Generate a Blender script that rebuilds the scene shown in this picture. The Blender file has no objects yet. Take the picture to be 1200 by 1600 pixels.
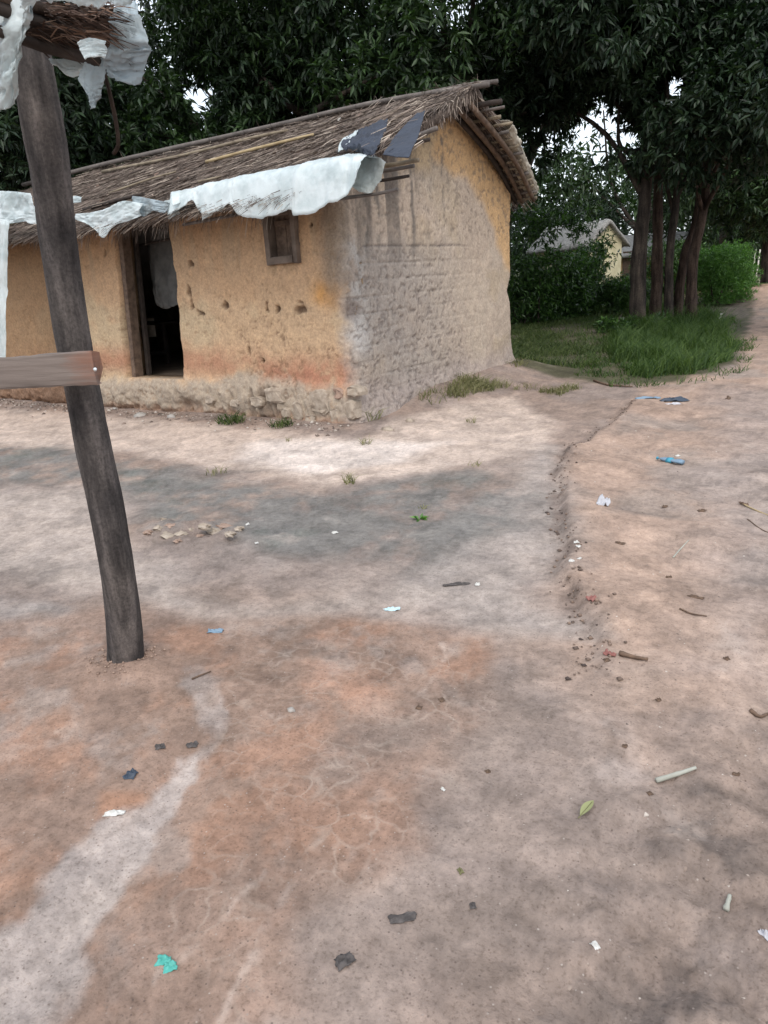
import bpy, math, random
import numpy as np
from math import radians, sin, cos, pi

# ------------------------------------------------------------------ camera, world, sun, exposure
SC = bpy.context.scene
COL = SC.collection
EYE = 1.4
F_PX = 1128.0
# world axes follow the hut: X along its front wall, Y along its gable wall, Z up
_v1 = np.array([-1662., -255., F_PX]); _v2 = np.array([830., -421., F_PX])
_X = -_v1/np.linalg.norm(_v1)
_Y = _v2/np.linalg.norm(_v2); _Y = _Y-_X*(_X@_Y); _Y /= np.linalg.norm(_Y)
_Z = np.cross(_X, _Y)
ROT = np.array([_X, _Y, _Z])                  # camera (right, down, forward) -> world
CAM = np.array([0., 0., EYE])

from mathutils import Matrix
cam_data = bpy.data.cameras.new('camera')
cam = bpy.data.objects.new('camera', cam_data); COL.objects.link(cam)
cam_data.sensor_fit = 'VERTICAL'; cam_data.sensor_height = 36.0
cam_data.lens = F_PX/1600*36.0
cam_data.clip_end = 2000
r_, u_, b_ = ROT[:, 0], -ROT[:, 1], -ROT[:, 2]
cam.matrix_world = Matrix(((r_[0], u_[0], b_[0], 0), (r_[1], u_[1], b_[1], 0), (r_[2], u_[2], b_[2], EYE), (0, 0, 0, 1)))
SC.camera = cam

SUN_EL, SUN_AZ = radians(50), radians(140)      # azimuth from +Y, clockwise
world = bpy.data.worlds.new('World'); SC.world = world; world.use_nodes = True
wn, wl = world.node_tree.nodes, world.node_tree.links
wn.clear()
w_out = wn.new('ShaderNodeOutputWorld'); w_bg = wn.new('ShaderNodeBackground')
sky = wn.new('ShaderNodeTexSky'); sky.sky_type = 'NISHITA'; sky.sun_disc = False
sky.sun_elevation = SUN_EL; sky.sun_rotation = SUN_AZ; sky.dust_density = 3.0; sky.air_density = 1.0; sky.ozone_density = 1.0
# thin white overcast spread over the blue
w_tc = wn.new('ShaderNodeTexCoord'); w_no = wn.new('ShaderNodeTexNoise'); w_no.inputs['Scale'].default_value = 2.2; w_no.inputs['Detail'].default_value = 6
w_rp = wn.new('ShaderNodeMapRange'); w_rp.inputs['From Min'].default_value = .35; w_rp.inputs['From Max'].default_value = .65
w_rp.inputs['To Min'].default_value = .55; w_rp.inputs['To Max'].default_value = .85
w_mx = wn.new('ShaderNodeMix'); w_mx.data_type = 'RGBA'
w_mx.inputs[7].default_value = (7.6, 8.1, 8.7, 1)
wl.new(w_tc.outputs['Generated'], w_no.inputs['Vector']); wl.new(w_no.outputs['Fac'], w_rp.inputs['Value'])
wl.new(w_rp.outputs['Result'], w_mx.inputs[0]); wl.new(sky.outputs[0], w_mx.inputs[6])
wl.new(w_mx.outputs[2], w_bg.inputs['Color']); w_bg.inputs['Strength'].default_value = 0.12
wl.new(w_bg.outputs[0], w_out.inputs['Surface'])

sun_d = bpy.data.lights.new('sun', 'SUN'); sun = bpy.data.objects.new('sun', sun_d); COL.objects.link(sun)
sun_d.energy = 0.9; sun_d.angle = radians(25); sun_d.color = (1.0, .95, .88)
_sd = np.array([sin(SUN_AZ)*cos(SUN_EL), cos(SUN_AZ)*cos(SUN_EL), sin(SUN_EL)])
from mathutils import Vector
sun.rotation_euler = Vector(_sd).to_track_quat('Z', 'Y').to_euler()

SC.view_settings.view_transform = 'Standard'; SC.view_settings.look = 'None'
SC.view_settings.gamma = 1; SC.view_settings.use_curve_mapping = False
SC.view_settings.exposure = 0.85
SC.render.engine = 'CYCLES'

# ------------------------------------------------------------------ helpers
def ray(px, py): return ROT@np.array([px-600., py-800., F_PX])
def G(px, py, z=0.): d = ray(px, py); return CAM+d*(z-EYE)/d[2]
def PY(px, py, y): d = ray(px, py); return CAM+d*y/d[1]
def PX(px, py, x): d = ray(px, py); return CAM+d*x/d[0]
def PL(px, py, p0, n): d = ray(px, py); return CAM+d*((p0-CAM)@n)/(d@n)
def GD(px, depth, z=0.):                       # ground point seen in column px, depth metres away
    d = ray(px, 420); d = np.array([d[0], d[1], 0]); d /= np.hypot(d[0], d[1])
    f = -b_[:2]/np.hypot(*b_[:2]); k = depth/(d[0]*f[0]+d[1]*f[1])
    return np.array([d[0]*k, d[1]*k, z])

def ZD(px, py, dep):                          # height at which pixel row py is seen, dep metres away
    d = ray(px, py); f = -b_[:2]/np.hypot(*b_[:2]); return EYE+dep*d[2]/(d[:2]@f)

def smooth(a, b, x):
    t = np.clip((x-a)/(b-a), 0, 1); return t*t*(3-2*t)

_tabs = {}
def _tab(seed):
    if seed not in _tabs: _tabs[seed] = np.random.default_rng(seed).random((256, 256))
    return _tabs[seed]
def vnoise(x, y, seed=0):
    t = _tab(seed); x = np.asarray(x, float); y = np.asarray(y, float)
    xi = np.floor(x).astype(int); yi = np.floor(y).astype(int); fx = x-xi; fy = y-yi
    fx = fx*fx*fx*(fx*(fx*6-15)+10); fy = fy*fy*fy*(fy*(fy*6-15)+10)
    a = t[xi & 255, yi & 255]; b = t[(xi+1) & 255, yi & 255]; c = t[xi & 255, (yi+1) & 255]; d = t[(xi+1) & 255, (yi+1) & 255]
    return ((a*(1-fx)+b*fx)*(1-fy)+(c*(1-fx)+d*fx)*fy)*2-1
def fbm(x, y, seed=0, octv=5, gain=.5):
    s = 0; a = 1; t = 0
    for i in range(octv):
        c, sn = cos(i*1.1), sin(i*1.1)
        s = s+a*vnoise((x*c-y*sn)*2**i+i*17.3, (x*sn+y*c)*2**i+i*9.1, seed+i); t += a; a *= gain
    return s/t*1.5

def poly_sd(pts, x, y):                        # signed distance to a polygon, negative inside
    pts = np.asarray(pts, float); n = len(pts)
    d2 = np.full(x.shape, 1e9); ins = np.zeros(x.shape, bool)
    for i in range(n):
        ax, ay = pts[i]; bx, by = pts[(i+1) % n]; ex, ey = bx-ax, by-ay
        t = np.clip(((x-ax)*ex+(y-ay)*ey)/(ex*ex+ey*ey+1e-12), 0, 1)
        d2 = np.minimum(d2, (x-ax-t*ex)**2+(y-ay-t*ey)**2)
        if ay != by: ins ^= ((ay > y) != (by > y)) & (x < (bx-ax)*(y-ay)/(by-ay)+ax)
    d = np.sqrt(d2); return np.where(ins, -d, d)
def line_d(pts, x, y):
    d2 = np.full(x.shape, 1e9)
    for i in range(len(pts)-1):
        ax, ay = pts[i][:2]; bx, by = pts[i+1][:2]; ex, ey = bx-ax, by-ay
        t = np.clip(((x-ax)*ex+(y-ay)*ey)/(ex*ex+ey*ey+1e-12), 0, 1)
        d2 = np.minimum(d2, (x-ax-t*ex)**2+(y-ay-t*ey)**2)
    return np.sqrt(d2)

def mk(name, V, F, mat=None, parent=None, smooth_=True, col=None, loc=None, label=None, cat=None, group=None, kind=None):
    """V (n,3) array, F either an (m,k) int array or a list of faces"""
    me = bpy.data.meshes.new(name); V = np.asarray(V, np.float32)
    if isinstance(F, np.ndarray):
        m, k = F.shape
        me.vertices.add(len(V)); me.vertices.foreach_set('co', V.ravel())
        me.loops.add(m*k); me.loops.foreach_set('vertex_index', F.astype(np.int32).ravel())
        me.polygons.add(m); me.polygons.foreach_set('loop_start', np.arange(0, m*k, k, dtype=np.int32))
        me.update(calc_edges=True)
    else:
        me.from_pydata([tuple(map(float, v)) for v in V], [], F); me.update()
    if smooth_: me.polygons.foreach_set('use_smooth', np.ones(len(me.polygons), bool))
    if col is not None:
        a = me.color_attributes.new('soil', 'FLOAT_COLOR', 'POINT')
        c = np.zeros((len(V), 4), np.float32); c[:, :3] = np.clip(col[:, :3], 0, 1)
        if col.shape[1] == 4: c[:, 3] = col[:, 3]
        a.data.foreach_set('color', c.ravel())
    if mat: me.materials.append(mat)
    o = bpy.data.objects.new(name, me); COL.objects.link(o)
    if loc is not None: o.location = tuple(map(float, loc))
    if parent: o.parent = parent
    return tag(o, label, cat, group, kind)
def tag(o, label=None, cat=None, group=None, kind=None):
    if label: o['label'] = label
    if cat: o['category'] = cat
    if group: o['group'] = group
    if kind: o['kind'] = kind
    return o
def thing(name, label, cat, loc=(0, 0, 0), group=None):
    o = bpy.data.objects.new(name, None); COL.objects.link(o); o.location = tuple(map(float, loc)); o.empty_display_size = .2
    return tag(o, label, cat, group)
def child(name, V, F, mat, parent, **k):       # V in world coordinates
    o = mk(name, np.asarray(V, float)-np.array(parent.location), F, mat, parent, **k); return o
def subchild(name, V, F, mat, parent, **k):
    return mk(name, np.asarray(V, float)-np.array(parent.parent.location), F, mat, parent, **k)

def tube(P, R, n=8, seed=0, rough=.06, flat=1.0):
    P = np.asarray(P, float); R = np.asarray(R, float)*np.ones(len(P)); m = len(P)
    T = np.gradient(P, axis=0); T /= np.linalg.norm(T, axis=1)[:, None]
    up = np.array([0, 0, 1.]) if abs(T[0][2]) < .9 else np.array([1., 0, 0])
    V = []; rng = np.random.default_rng(seed)
    for i in range(m):
        s = np.cross(T[i], up); s /= np.linalg.norm(s); q = np.cross(s, T[i]); up = q
        for j in range(n):
            a = 2*pi*j/n; rr = R[i]*(1+rough*rng.normal())
            V.append(P[i]+s*cos(a)*rr+q*sin(a)*rr*flat)
    F = [[i*n+j, i*n+(j+1) % n, (i+1)*n+(j+1) % n, (i+1)*n+j] for i in range(m-1) for j in range(n)]
    F.append(list(range(n))[::-1]); F.append([(m-1)*n+j for j in range(n)])
    return np.array(V), F
def resample(P, k):
    P = np.asarray(P, float); t = np.linspace(0, len(P)-1, k); i = np.minimum(t.astype(int), len(P)-2); f = (t-i)
    Pm = np.vstack([2*P[0]-P[1], P, 2*P[-1]-P[-2]]); p0, p1, p2, p3 = Pm[i], Pm[i+1], Pm[i+2], Pm[i+3]; f = f[:, None]
    return .5*(2*p1+(-p0+p2)*f+(2*p0-5*p1+4*p2-p3)*f*f+(-p0+3*p1-3*p2+p3)*f**3)
def join(parts):
    V = []; F = []; o = 0
    for v, f in parts:
        V.append(np.asarray(v)); F += [[i+o for i in q] for q in (f.tolist() if isinstance(f, np.ndarray) else f)]; o += len(v)
    return np.vstack(V), F
def box(c, sx, sy, sz, bev=0.0, jit=0, seed=0, ax=None):
    """box with cut edges, optionally in a rotated frame ax (3x3 rows)"""
    c = np.asarray(c, float); h = np.array([sx, sy, sz])/2; rng = np.random.default_rng(seed)
    b = bev if bev > 0 else min(h)*.06
    V = []; idx = {}
    for X in (-1, 1):
        for Y in (-1, 1):
            for Z in (-1, 1):
                for k in range(3):
                    p = np.array([X, Y, Z])*(h-b); p[k] = (X, Y, Z)[k]*h[k]; idx[(X, Y, Z, k)] = len(V); V.append(p)
    V = np.array(V)
    if jit: V = V+rng.normal(size=V.shape)*jit
    F = []
    for k in range(3):
        a, bb = [(1, 2), (2, 0), (0, 1)][k]
        for s in (-1, 1):
            q = []
            for u, v in ((-1, -1), (1, -1), (1, 1), (-1, 1)):
                t = [0, 0, 0]; t[k] = s; t[a] = u; t[bb] = v; q.append(idx[(*t, k)])
            F.append(q if s > 0 else q[::-1])
    for k in range(3):
        a, bb = [(1, 2), (2, 0), (0, 1)][k]
        for u in (-1, 1):
            for v in (-1, 1):
                t0 = [0]*3; t0[k] = -1; t0[a] = u; t0[bb] = v; t1 = list(t0); t1[k] = 1
                q = [idx[(*t0, a)], idx[(*t1, a)], idx[(*t1, bb)], idx[(*t0, bb)]]
                F.append(q if u*v < 0 else q[::-1])
    for X in (-1, 1):
        for Y in (-1, 1):
            for Z in (-1, 1):
                q = [idx[(X, Y, Z, k)] for k in range(3)]; F.append(q if X*Y*Z > 0 else q[::-1])
    if ax is not None: V = V@np.asarray(ax)
    return V+c, F
def rotz(a): return np.array([[cos(a), sin(a), 0], [-sin(a), cos(a), 0], [0, 0, 1]])

# ------------------------------------------------------------------ materials
def mat_base(name, rough=.8, spec=.3):
    m = bpy.data.materials.new(name); m.use_nodes = True
    b = m.node_tree.nodes['Principled BSDF']; b.inputs['Roughness'].default_value = rough
    b.inputs['Specular IOR Level'].default_value = spec
    return m, m.node_tree.nodes, m.node_tree.links, b
def add_noise(n, l, scale, detail=6, vec=None, rough=.6):
    t = n.new('ShaderNodeTexNoise'); t.inputs['Scale'].default_value = scale; t.inputs['Detail'].default_value = detail
    t.inputs['Roughness'].default_value = rough
    if vec: l.new(vec, t.inputs['Vector'])
    return t.outputs['Fac']
def ramp(n, l, fac, stops):
    r = n.new('ShaderNodeValToRGB'); e = r.color_ramp.elements
    while len(e) < len(stops): e.new(.5)
    for k, (p, c) in enumerate(stops): e[k].position = p; e[k].color = (*c, 1)
    l.new(fac, r.inputs[0]); return r.outputs[0]
def bump(n, l, b, fac, strength, dist, prev=None):
    k = n.new('ShaderNodeBump'); k.inputs['Strength'].default_value = strength; k.inputs['Distance'].default_value = dist
    l.new(fac, k.inputs['Height'])
    if prev is not None: l.new(prev, k.inputs['Normal'])
    l.new(k.outputs[0], b.inputs['Normal']); return k.outputs[0]
def objvec(n, l, scale=(1, 1, 1)):
    t = n.new('ShaderNodeTexCoord'); m = n.new('ShaderNodeMapping'); m.inputs['Scale'].default_value = scale
    l.new(t.outputs['Object'], m.inputs[0]); return m.outputs[0]
def mixc(n, l, fac, a, b, mode='MIX'):
    x = n.new('ShaderNodeMix'); x.data_type = 'RGBA'; x.blend_type = mode
    for s, v in ((0, fac), (6, a), (7, b)):
        if hasattr(v, 'links'): l.new(v, x.inputs[s])
        else: x.inputs[s].default_value = v if s == 0 else (*v, 1)
    return x.outputs[2]

def simple(name, c1, c2, scale=8, rough=.8, bumpd=.004, stretch=(1, 1, 1), spec=.3, bs=.6, detail=6):
    m, n, l, b = mat_base(name, rough, spec); v = objvec(n, l, stretch)
    f = add_noise(n, l, scale, detail, v); l.new(ramp(n, l, f, [(.3, c1), (.7, c2)]), b.inputs['Base Color'])
    if bumpd: bump(n, l, b, f, bs, bumpd)
    return m
def earth_mat(name, fine=1.0, bd=.01, grit=.75):
    m, n, l, b = mat_base(name, .93, .15); v = objvec(n, l)
    a = n.new('ShaderNodeVertexColor'); a.layer_name = 'soil'
    f1 = add_noise(n, l, 26*fine, 8, v, .7); f2 = add_noise(n, l, 110*fine, 4, v, .6); f3 = add_noise(n, l, 6*fine, 6, v)
    c = mixc(n, l, 1.0, a.outputs['Color'], ramp(n, l, f1, [(.3, (.70, .69, .68)), (.55, (1, 1, 1)), (.72, (1.18, 1.17, 1.15))]), 'MULTIPLY')
    c = mixc(n, l, .75, c, ramp(n, l, f3, [(.3, (.82, .82, .84)), (.7, (1.14, 1.12, 1.1))]), 'MULTIPLY')
    c = mixc(n, l, .6, c, ramp(n, l, f2, [(.34, (.6, .58, .56)), (.46, (1, 1, 1)), (.62, (1, 1, 1)), (.74, (1.25, 1.22, 1.2))]), 'MULTIPLY')
    # pale dried cracks where the crust is exposed (mask in the alpha of the soil attribute)
    wv = n.new('ShaderNodeVectorMath'); wv.operation = 'MULTIPLY_ADD'; nn_ = n.new('ShaderNodeTexNoise'); nn_.inputs['Scale'].default_value = 5; nn_.inputs['Detail'].default_value = 5; l.new(v, nn_.inputs['Vector'])
    l.new(nn_.outputs['Color'], wv.inputs[0]); wv.inputs[1].default_value = (.22, .22, .0); l.new(v, wv.inputs[2])
    vo = n.new('ShaderNodeTexVoronoi'); vo.feature = 'DISTANCE_TO_EDGE'; vo.inputs['Scale'].default_value = 12; l.new(wv.outputs[0], vo.inputs['Vector'])
    ed = n.new('ShaderNodeMapRange'); ed.inputs['From Min'].default_value = .0; ed.inputs['From Max'].default_value = .085; ed.inputs['To Min'].default_value = 1; ed.inputs['To Max'].default_value = 0; l.new(vo.outputs['Distance'], ed.inputs['Value'])
    br = n.new('ShaderNodeMapRange'); br.inputs['From Min'].default_value = .42; br.inputs['From Max'].default_value = .66; l.new(add_noise(n, l, 5.3, 7, v), br.inputs['Value'])
    ma = n.new('ShaderNodeMath'); ma.operation = 'MULTIPLY'; l.new(ed.outputs[0], ma.inputs[0]); l.new(br.outputs[0], ma.inputs[1])
    mb = n.new('ShaderNodeMath'); mb.operation = 'MULTIPLY'; l.new(ma.outputs[0], mb.inputs[0]); l.new(a.outputs['Alpha'], mb.inputs[1])
    mc = n.new('ShaderNodeMath'); mc.operation = 'MULTIPLY'; l.new(mb.outputs[0], mc.inputs[0]); mc.inputs[1].default_value = .40
    c = mixc(n, l, mc.outputs[0], c, (.44, .36, .30))
    # grit: sparse dark and pale grains
    g1_ = n.new('ShaderNodeTexVoronoi'); g1_.inputs['Scale'].default_value = 90*fine; l.new(v, g1_.inputs['Vector'])
    gm = n.new('ShaderNodeMapRange'); gm.inputs['From Min'].default_value = .16; gm.inputs['From Max'].default_value = .28; gm.inputs['To Min'].default_value = .85; gm.inputs['To Max'].default_value = 0; l.new(g1_.outputs['Distance'], gm.inputs['Value'])
    sp = n.new('ShaderNodeSeparateColor'); l.new(g1_.outputs['Color'], sp.inputs[0]); gs = n.new('ShaderNodeMath'); gs.operation = 'GREATER_THAN'; gs.inputs[1].default_value = .72; l.new(sp.outputs[0], gs.inputs[0])
    gx_ = n.new('ShaderNodeMath'); gx_.operation = 'MULTIPLY'; l.new(gm.outputs[0], gx_.inputs[0]); l.new(gs.outputs[0], gx_.inputs[1])
    gcol = ramp(n, l, sp.outputs[1], [(.0, (.07, .05, .045)), (.55, (.15, .11, .09)), (.85, (.30, .25, .22)), (1, (.42, .37, .33))])
    gf = n.new('ShaderNodeMath'); gf.operation = 'MULTIPLY'; l.new(gx_.outputs[0], gf.inputs[0]); gf.inputs[1].default_value = grit; c = mixc(n, l, gf.outputs[0], c, gcol)
    l.new(c, b.inputs['Base Color'])
    p = bump(n, l, b, f3, .5, bd*2.5); p = bump(n, l, b, f1, .6, bd, p); bump(n, l, b, f2, .35, bd*.35, p)
    return m
M_GROUND = earth_mat('earth', 1.0, .012)
M_WALL = earth_mat('mud_plaster', 1.4, .010, .35)

def leaf_mat(name, dark, light, rough=.42, trans=.18, spec=.5):
    m, n, l, b = mat_base(name, rough, spec)
    g = n.new('ShaderNodeNewGeometry')
    c = ramp(n, l, g.outputs['Random Per Island'], [(0, dark), (.6, tuple((x+y)/2 for x, y in zip(dark, light))), (1, light)])
    l.new(c, b.inputs['Base Color'])
    t = n.new('ShaderNodeBsdfTranslucent'); l.new(mixc(n, l, 1.0, c, (1.2, 1.5, .5), 'MULTIPLY'), t.inputs['Color'])
    x = n.new('ShaderNodeMixShader'); x.inputs[0].default_value = trans
    l.new(b.outputs[0], x.inputs[1]); l.new(t.outputs[0], x.inputs[2]); l.new(x.outputs[0], n['Material Output'].inputs['Surface'])
    return m
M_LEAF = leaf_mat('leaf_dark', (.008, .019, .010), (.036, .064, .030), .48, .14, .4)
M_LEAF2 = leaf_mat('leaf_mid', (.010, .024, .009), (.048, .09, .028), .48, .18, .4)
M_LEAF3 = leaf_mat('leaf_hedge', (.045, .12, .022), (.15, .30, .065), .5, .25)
M_BUSH = leaf_mat('leaf_bush', (.014, .038, .012), (.10, .19, .05), .3, .25)
M_GRASS = leaf_mat('grass_blade', (.016, .045, .010), (.105, .165, .04), .6, .25, .3)
M_GRASSD = leaf_mat('grass_short', (.018, .040, .011), (.11, .14, .042), .6, .25, .3)
M_DRYGRASS = leaf_mat('grass_dry', (.09, .10, .04), (.30, .27, .15), .7, .2, .2)
def bark_mat(name, c1, c2, c3, sc, bd):
    m, n, l, b = mat_base(name, .92, .2); v = objvec(n, l, (1, 1, .14)); v2 = objvec(n, l)
    f = add_noise(n, l, 13*sc, 8, v, .65); fb = add_noise(n, l, 4*sc, 5, v2); ff = add_noise(n, l, 60*sc, 4, v2, .7)
    c = ramp(n, l, f, [(.36, c1), (.5, c2), (.64, c3)])
    c = mixc(n, l, .8, c, ramp(n, l, fb, [(.35, (.62, .62, .64)), (.65, (1.3, 1.27, 1.22))]), 'MULTIPLY')
    c = mixc(n, l, .7, c, ramp(n, l, ff, [(.35, (.6, .6, .6)), (.6, (1.25, 1.25, 1.25))]), 'MULTIPLY')
    l.new(c, b.inputs['Base Color']); p = bump(n, l, b, f, .9, bd); p = bump(n, l, b, fb, .5, bd*2, p); bump(n, l, b, ff, .5, bd*.3, p); return m
M_BARK = bark_mat('bark', (.014, .012, .010), (.05, .040, .033), (.095, .075, .06), .7, .03)
M_BARKR = bark_mat('bark_reddish', (.024, .016, .012), (.065, .044, .034), (.12, .085, .066), .7, .03)
M_POST = bark_mat('weathered_post', (.032, .028, .027), (.064, .056, .053), (.115, .10, .094), 1.6, .008)
M_PLANK = simple('weathered_plank', (.055, .042, .036), (.25, .205, .18), 9, .85, .008, (.10, .10, 1.8), bs=1, detail=9)
M_WOODG = simple('grey_wood', (.07, .06, .055), (.19, .165, .15), 12, .85, .004, (.3, .3, .3))
M_WOODD = simple('dark_wood', (.06, .04, .03), (.18, .125, .09), 16, .8, .003)
M_POLE = simple('bamboo_pole', (.13, .10, .07), (.30, .25, .18), 9, .75, .003)
M_POLEY = simple('yellow_bamboo', (.26, .19, .10), (.46, .36, .21), 9, .6, .003)
M_SOOT = simple('sooty_wood', (.02, .016, .014), (.06, .045, .038), 12, .9, .004)
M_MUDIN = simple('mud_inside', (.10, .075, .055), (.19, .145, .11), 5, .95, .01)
M_STONE = simple('stone', (.22, .20, .18), (.42, .39, .36), 22, .9, .004)
M_BLOCK = simple('mud_block', (.24, .19, .145), (.44, .37, .30), 16, .95, .012, bs=1)
M_BLOCKR = simple('red_mud_block', (.22, .15, .115), (.38, .27, .21), 16, .95, .012, bs=1)
def straw_mat(name, stops):
    m, n, l, b = mat_base(name, .8, .25); g = n.new('ShaderNodeNewGeometry')
    l.new(ramp(n, l, g.outputs['Random Per Island'], stops), b.inputs['Base Color']); return m
M_STRAW = straw_mat('straw', [(0, (.055, .042, .036)), (.5, (.15, .115, .095)), (.85, (.25, .20, .165)), (1, (.44, .37, .30))])
M_STRAWB = simple('straw_bed', (.05, .037, .03), (.155, .12, .10), 30, .95, .03, (.35, 1, 1), bs=1)
def plastic(name, c, c2, rough=.45, trans=.25):
    m, n, l, b = mat_base(name, rough, .5); v = objvec(n, l)
    f = add_noise(n, l, 5, 7, v); cc = ramp(n, l, f, [(.35, c2), (.55, c)]); l.new(cc, b.inputs['Base Color'])
    f2 = add_noise(n, l, 14, 4, v); bump(n, l, b, f2, .5, .02)
    t = n.new('ShaderNodeBsdfTranslucent'); l.new(cc, t.inputs['Color'])
    x = n.new('ShaderNodeMixShader'); x.inputs[0].default_value = trans
    l.new(b.outputs[0], x.inputs[1]); l.new(t.outputs[0], x.inputs[2]); l.new(x.outputs[0], n['Material Output'].inputs['Surface'])
    return m
M_TARP = plastic('white_plastic', (.80, .86, .87), (.62, .70, .71), .32, .42)
M_TARPG = plastic('grey_plastic', (.36, .39, .38), (.22, .24, .23))
M_TARPD = plastic('dirty_white_plastic', (.50, .58, .62), (.30, .33, .33), .45, .45)
M_NAVY = plastic('navy_cloth', (.022, .03, .05), (.014, .018, .03), .75, .03)
M_CLOTHG = simple('grey_cloth', (.07, .07, .068), (.16, .158, .15), 5, .9, .01)
M_CREAM = simple('cream_wall', (.58, .52, .33), (.74, .69, .48), 3, .9, .01)
M_THATCHFAR = simple('far_thatch', (.16, .155, .145), (.46, .45, .43), 18, .9, .03, (.4, 1, 1))

# ------------------------------------------------------------------ ground
A = lambda pts: [tuple(G(px, py)[:2]) for px, py in pts]
EDGE = A([(985, 632), (965, 655), (930, 680), (890, 705), (877, 735), (874, 770), (880, 820), (893, 860), (880, 905), (910, 950), (935, 1000), (925, 1060)])
def ground_h(x, y):
    h = .012*fbm(x*.8, y*.8, 3, 4)+.006*fbm(x*5, y*5, 7, 4)
    near = np.exp(-((x+.5)**2+(y-2)**2)/60)
    h = h*1.0+.05*fbm(x*.12, y*.12, 11, 3)*(1-near)
    # soil banked up against the gable and the corner of the hut
    dg = np.hypot(np.maximum(x+4.33, 0), np.maximum(np.maximum(5.65-y, y-9.5), 0))
    h = h+.16*np.exp(-(dg/.42)**1.5)*smooth(6.0, 7.2, y)+.05*np.exp(-(dg/.7)**2)
    # scarp between the swept yard (lower) and the sandy track
    d = line_d(EDGE, x, y); d = d+.03*fbm(x*4, y*4, 21, 4)
    xe = np.interp(y, [p[1] for p in EDGE[::-1]], [p[0] for p in EDGE[::-1]])
    side = smooth(-.03, .05, (x-xe)+.05*fbm(x*3, y*3, 23, 4))
    lip = np.exp(-(d/.35)**2)
    h = h+.055*side*lip*smooth(2.0, 3.0, y)*(1-smooth(9.3, 10.2, y))
    # rough trodden sand on the track
    tr = smooth(-.1, .3, x-xe)
    cl = fbm(x*2.6, y*2.6, 31, 5, .6)
    h = h+tr*.022*cl*(1-smooth(20, 30, y))
    # gully foreground left, rubble bottom right
    gl = line_d(A([(300, 1180), (240, 1290), (150, 1420), (30, 1560)]), x, y)
    h = h-.018*np.exp(-(gl/.09)**2)
    br = poly_sd(A([(880, 1250), (1250, 1100), (1300, 1700), (800, 1700)]), x, y)
    h = h+smooth(.15, -.15, br)*.02*fbm(x*7, y*7, 41, 5, .6)
    # lump of clods in the dark patch
    c0 = G(295, 830)
    h = h+.03*np.exp(-((x-c0[0])**2/.35+(y-c0[1])**2/.05))*(1+fbm(x*9, y*9, 51, 4))
    # mound by the far road
    c1 = G(1190, 475)
    h = h+.6*np.exp(-((x-c1[0])**2+(y-c1[1])**2)/9)
    h = h+.045*np.exp(-((x+2.39)**2+(y-1.45)**2)/.020)*(1+.5*fbm(x*12, y*12, 55, 3))
    return h
ga = np.concatenate([np.linspace(-pi, -1.45, 40, endpoint=False), np.linspace(-1.45, .62, 950, endpoint=False), np.linspace(.62, pi, 50)])
gr = np.exp(np.linspace(math.log(.25), math.log(900), 760))
AA, RR = np.meshgrid(ga, gr)
gx = -np.sin(-AA)*RR; gy = np.cos(AA)*RR
gz = ground_h(gx, gy)
# colours of the soil itself: stains, algae, sand, red earth
wx = gx+.10*fbm(gx*2.2, gy*2.2, 60, 5); wy = gy+.10*fbm(gx*2.2, gy*2.2, 70, 5)
w2x = gx+.25*fbm(gx*1.4, gy*1.4, 80, 5); w2y = gy+.25*fbm(gx*1.4, gy*1.4, 90, 5)
C_ = lambda *c: np.array(c)
def lay(base, colr, m): return base*(1-m[..., None])+C_(*colr)*m[..., None]
n1 = fbm(gx*1.1, gy*1.1, 100, 6, .6); n2 = fbm(gx*4.5, gy*4.5, 110, 6, .6); n3 = fbm(gx*.35, gy*.35, 120, 4)
base = np.zeros(gx.shape+(3,))+C_(.305, .240, .198)
base = lay(base, (.265, .222, .195), smooth(-.1, .5, n1)*.8)
# sandy track on the right
trk = poly_sd(A([(985, 632), (930, 680), (890, 705), (877, 735), (876, 800), (893, 860), (880, 905), (900, 980), (880, 1100), (1300, 1100), (1500, 600), (1200, 450), (1170, 500), (1160, 575), (1000, 600)]), wx, wy)
base = lay(base, (.385, .288, .225), smooth(.08, -.12, trk)*.9)
base = lay(base, (.29, .245, .21), smooth(.1, -.3, trk)*smooth(-.1, .5, n1)*.8)
base = lay(base, (.30, .26, .235), smooth(.2, -.4, poly_sd(A([(1100, 600), (1300, 600), (1300, 1100), (1060, 1080), (1040, 800)]), w2x, w2y))*.6)
# worn grey footpath beside the scarp
pth = poly_sd(A([(800, 690), (870, 690), (865, 900), (905, 1000), (700, 1000), (640, 900), (740, 780)]), w2x, w2y)
base = lay(base, (.325, .29, .26), smooth(.15, -.2, pth)*.9)
# pale sand apron in front of the hut
ap = poly_sd(A([(-200, 628), (160, 650), (420, 676), (560, 690), (640, 655), (800, 620), (870, 660), (850, 700), (700, 735), (520, 765), (380, 735), (200, 705), (-200, 690)]), wx, wy)
base = lay(base, (.54, .455, .385), smooth(.12, -.15, ap)*.85)
ap2 = poly_sd(A([(400, 688), (600, 690), (700, 690), (640, 720), (480, 740), (370, 715)]), wx, wy)
base = lay(base, (.66, .60, .545), smooth(.12, -.15, ap2)*.8)
ap3 = poly_sd(A([(-100, 760), (160, 770), (190, 850), (330, 920), (520, 930), (680, 920), (600, 960), (400, 950), (200, 930), (-100, 900)]), w2x, w2y)
base = lay(base, (.41, .36, .315), smooth(.2, -.2, ap3)*.8)
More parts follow.
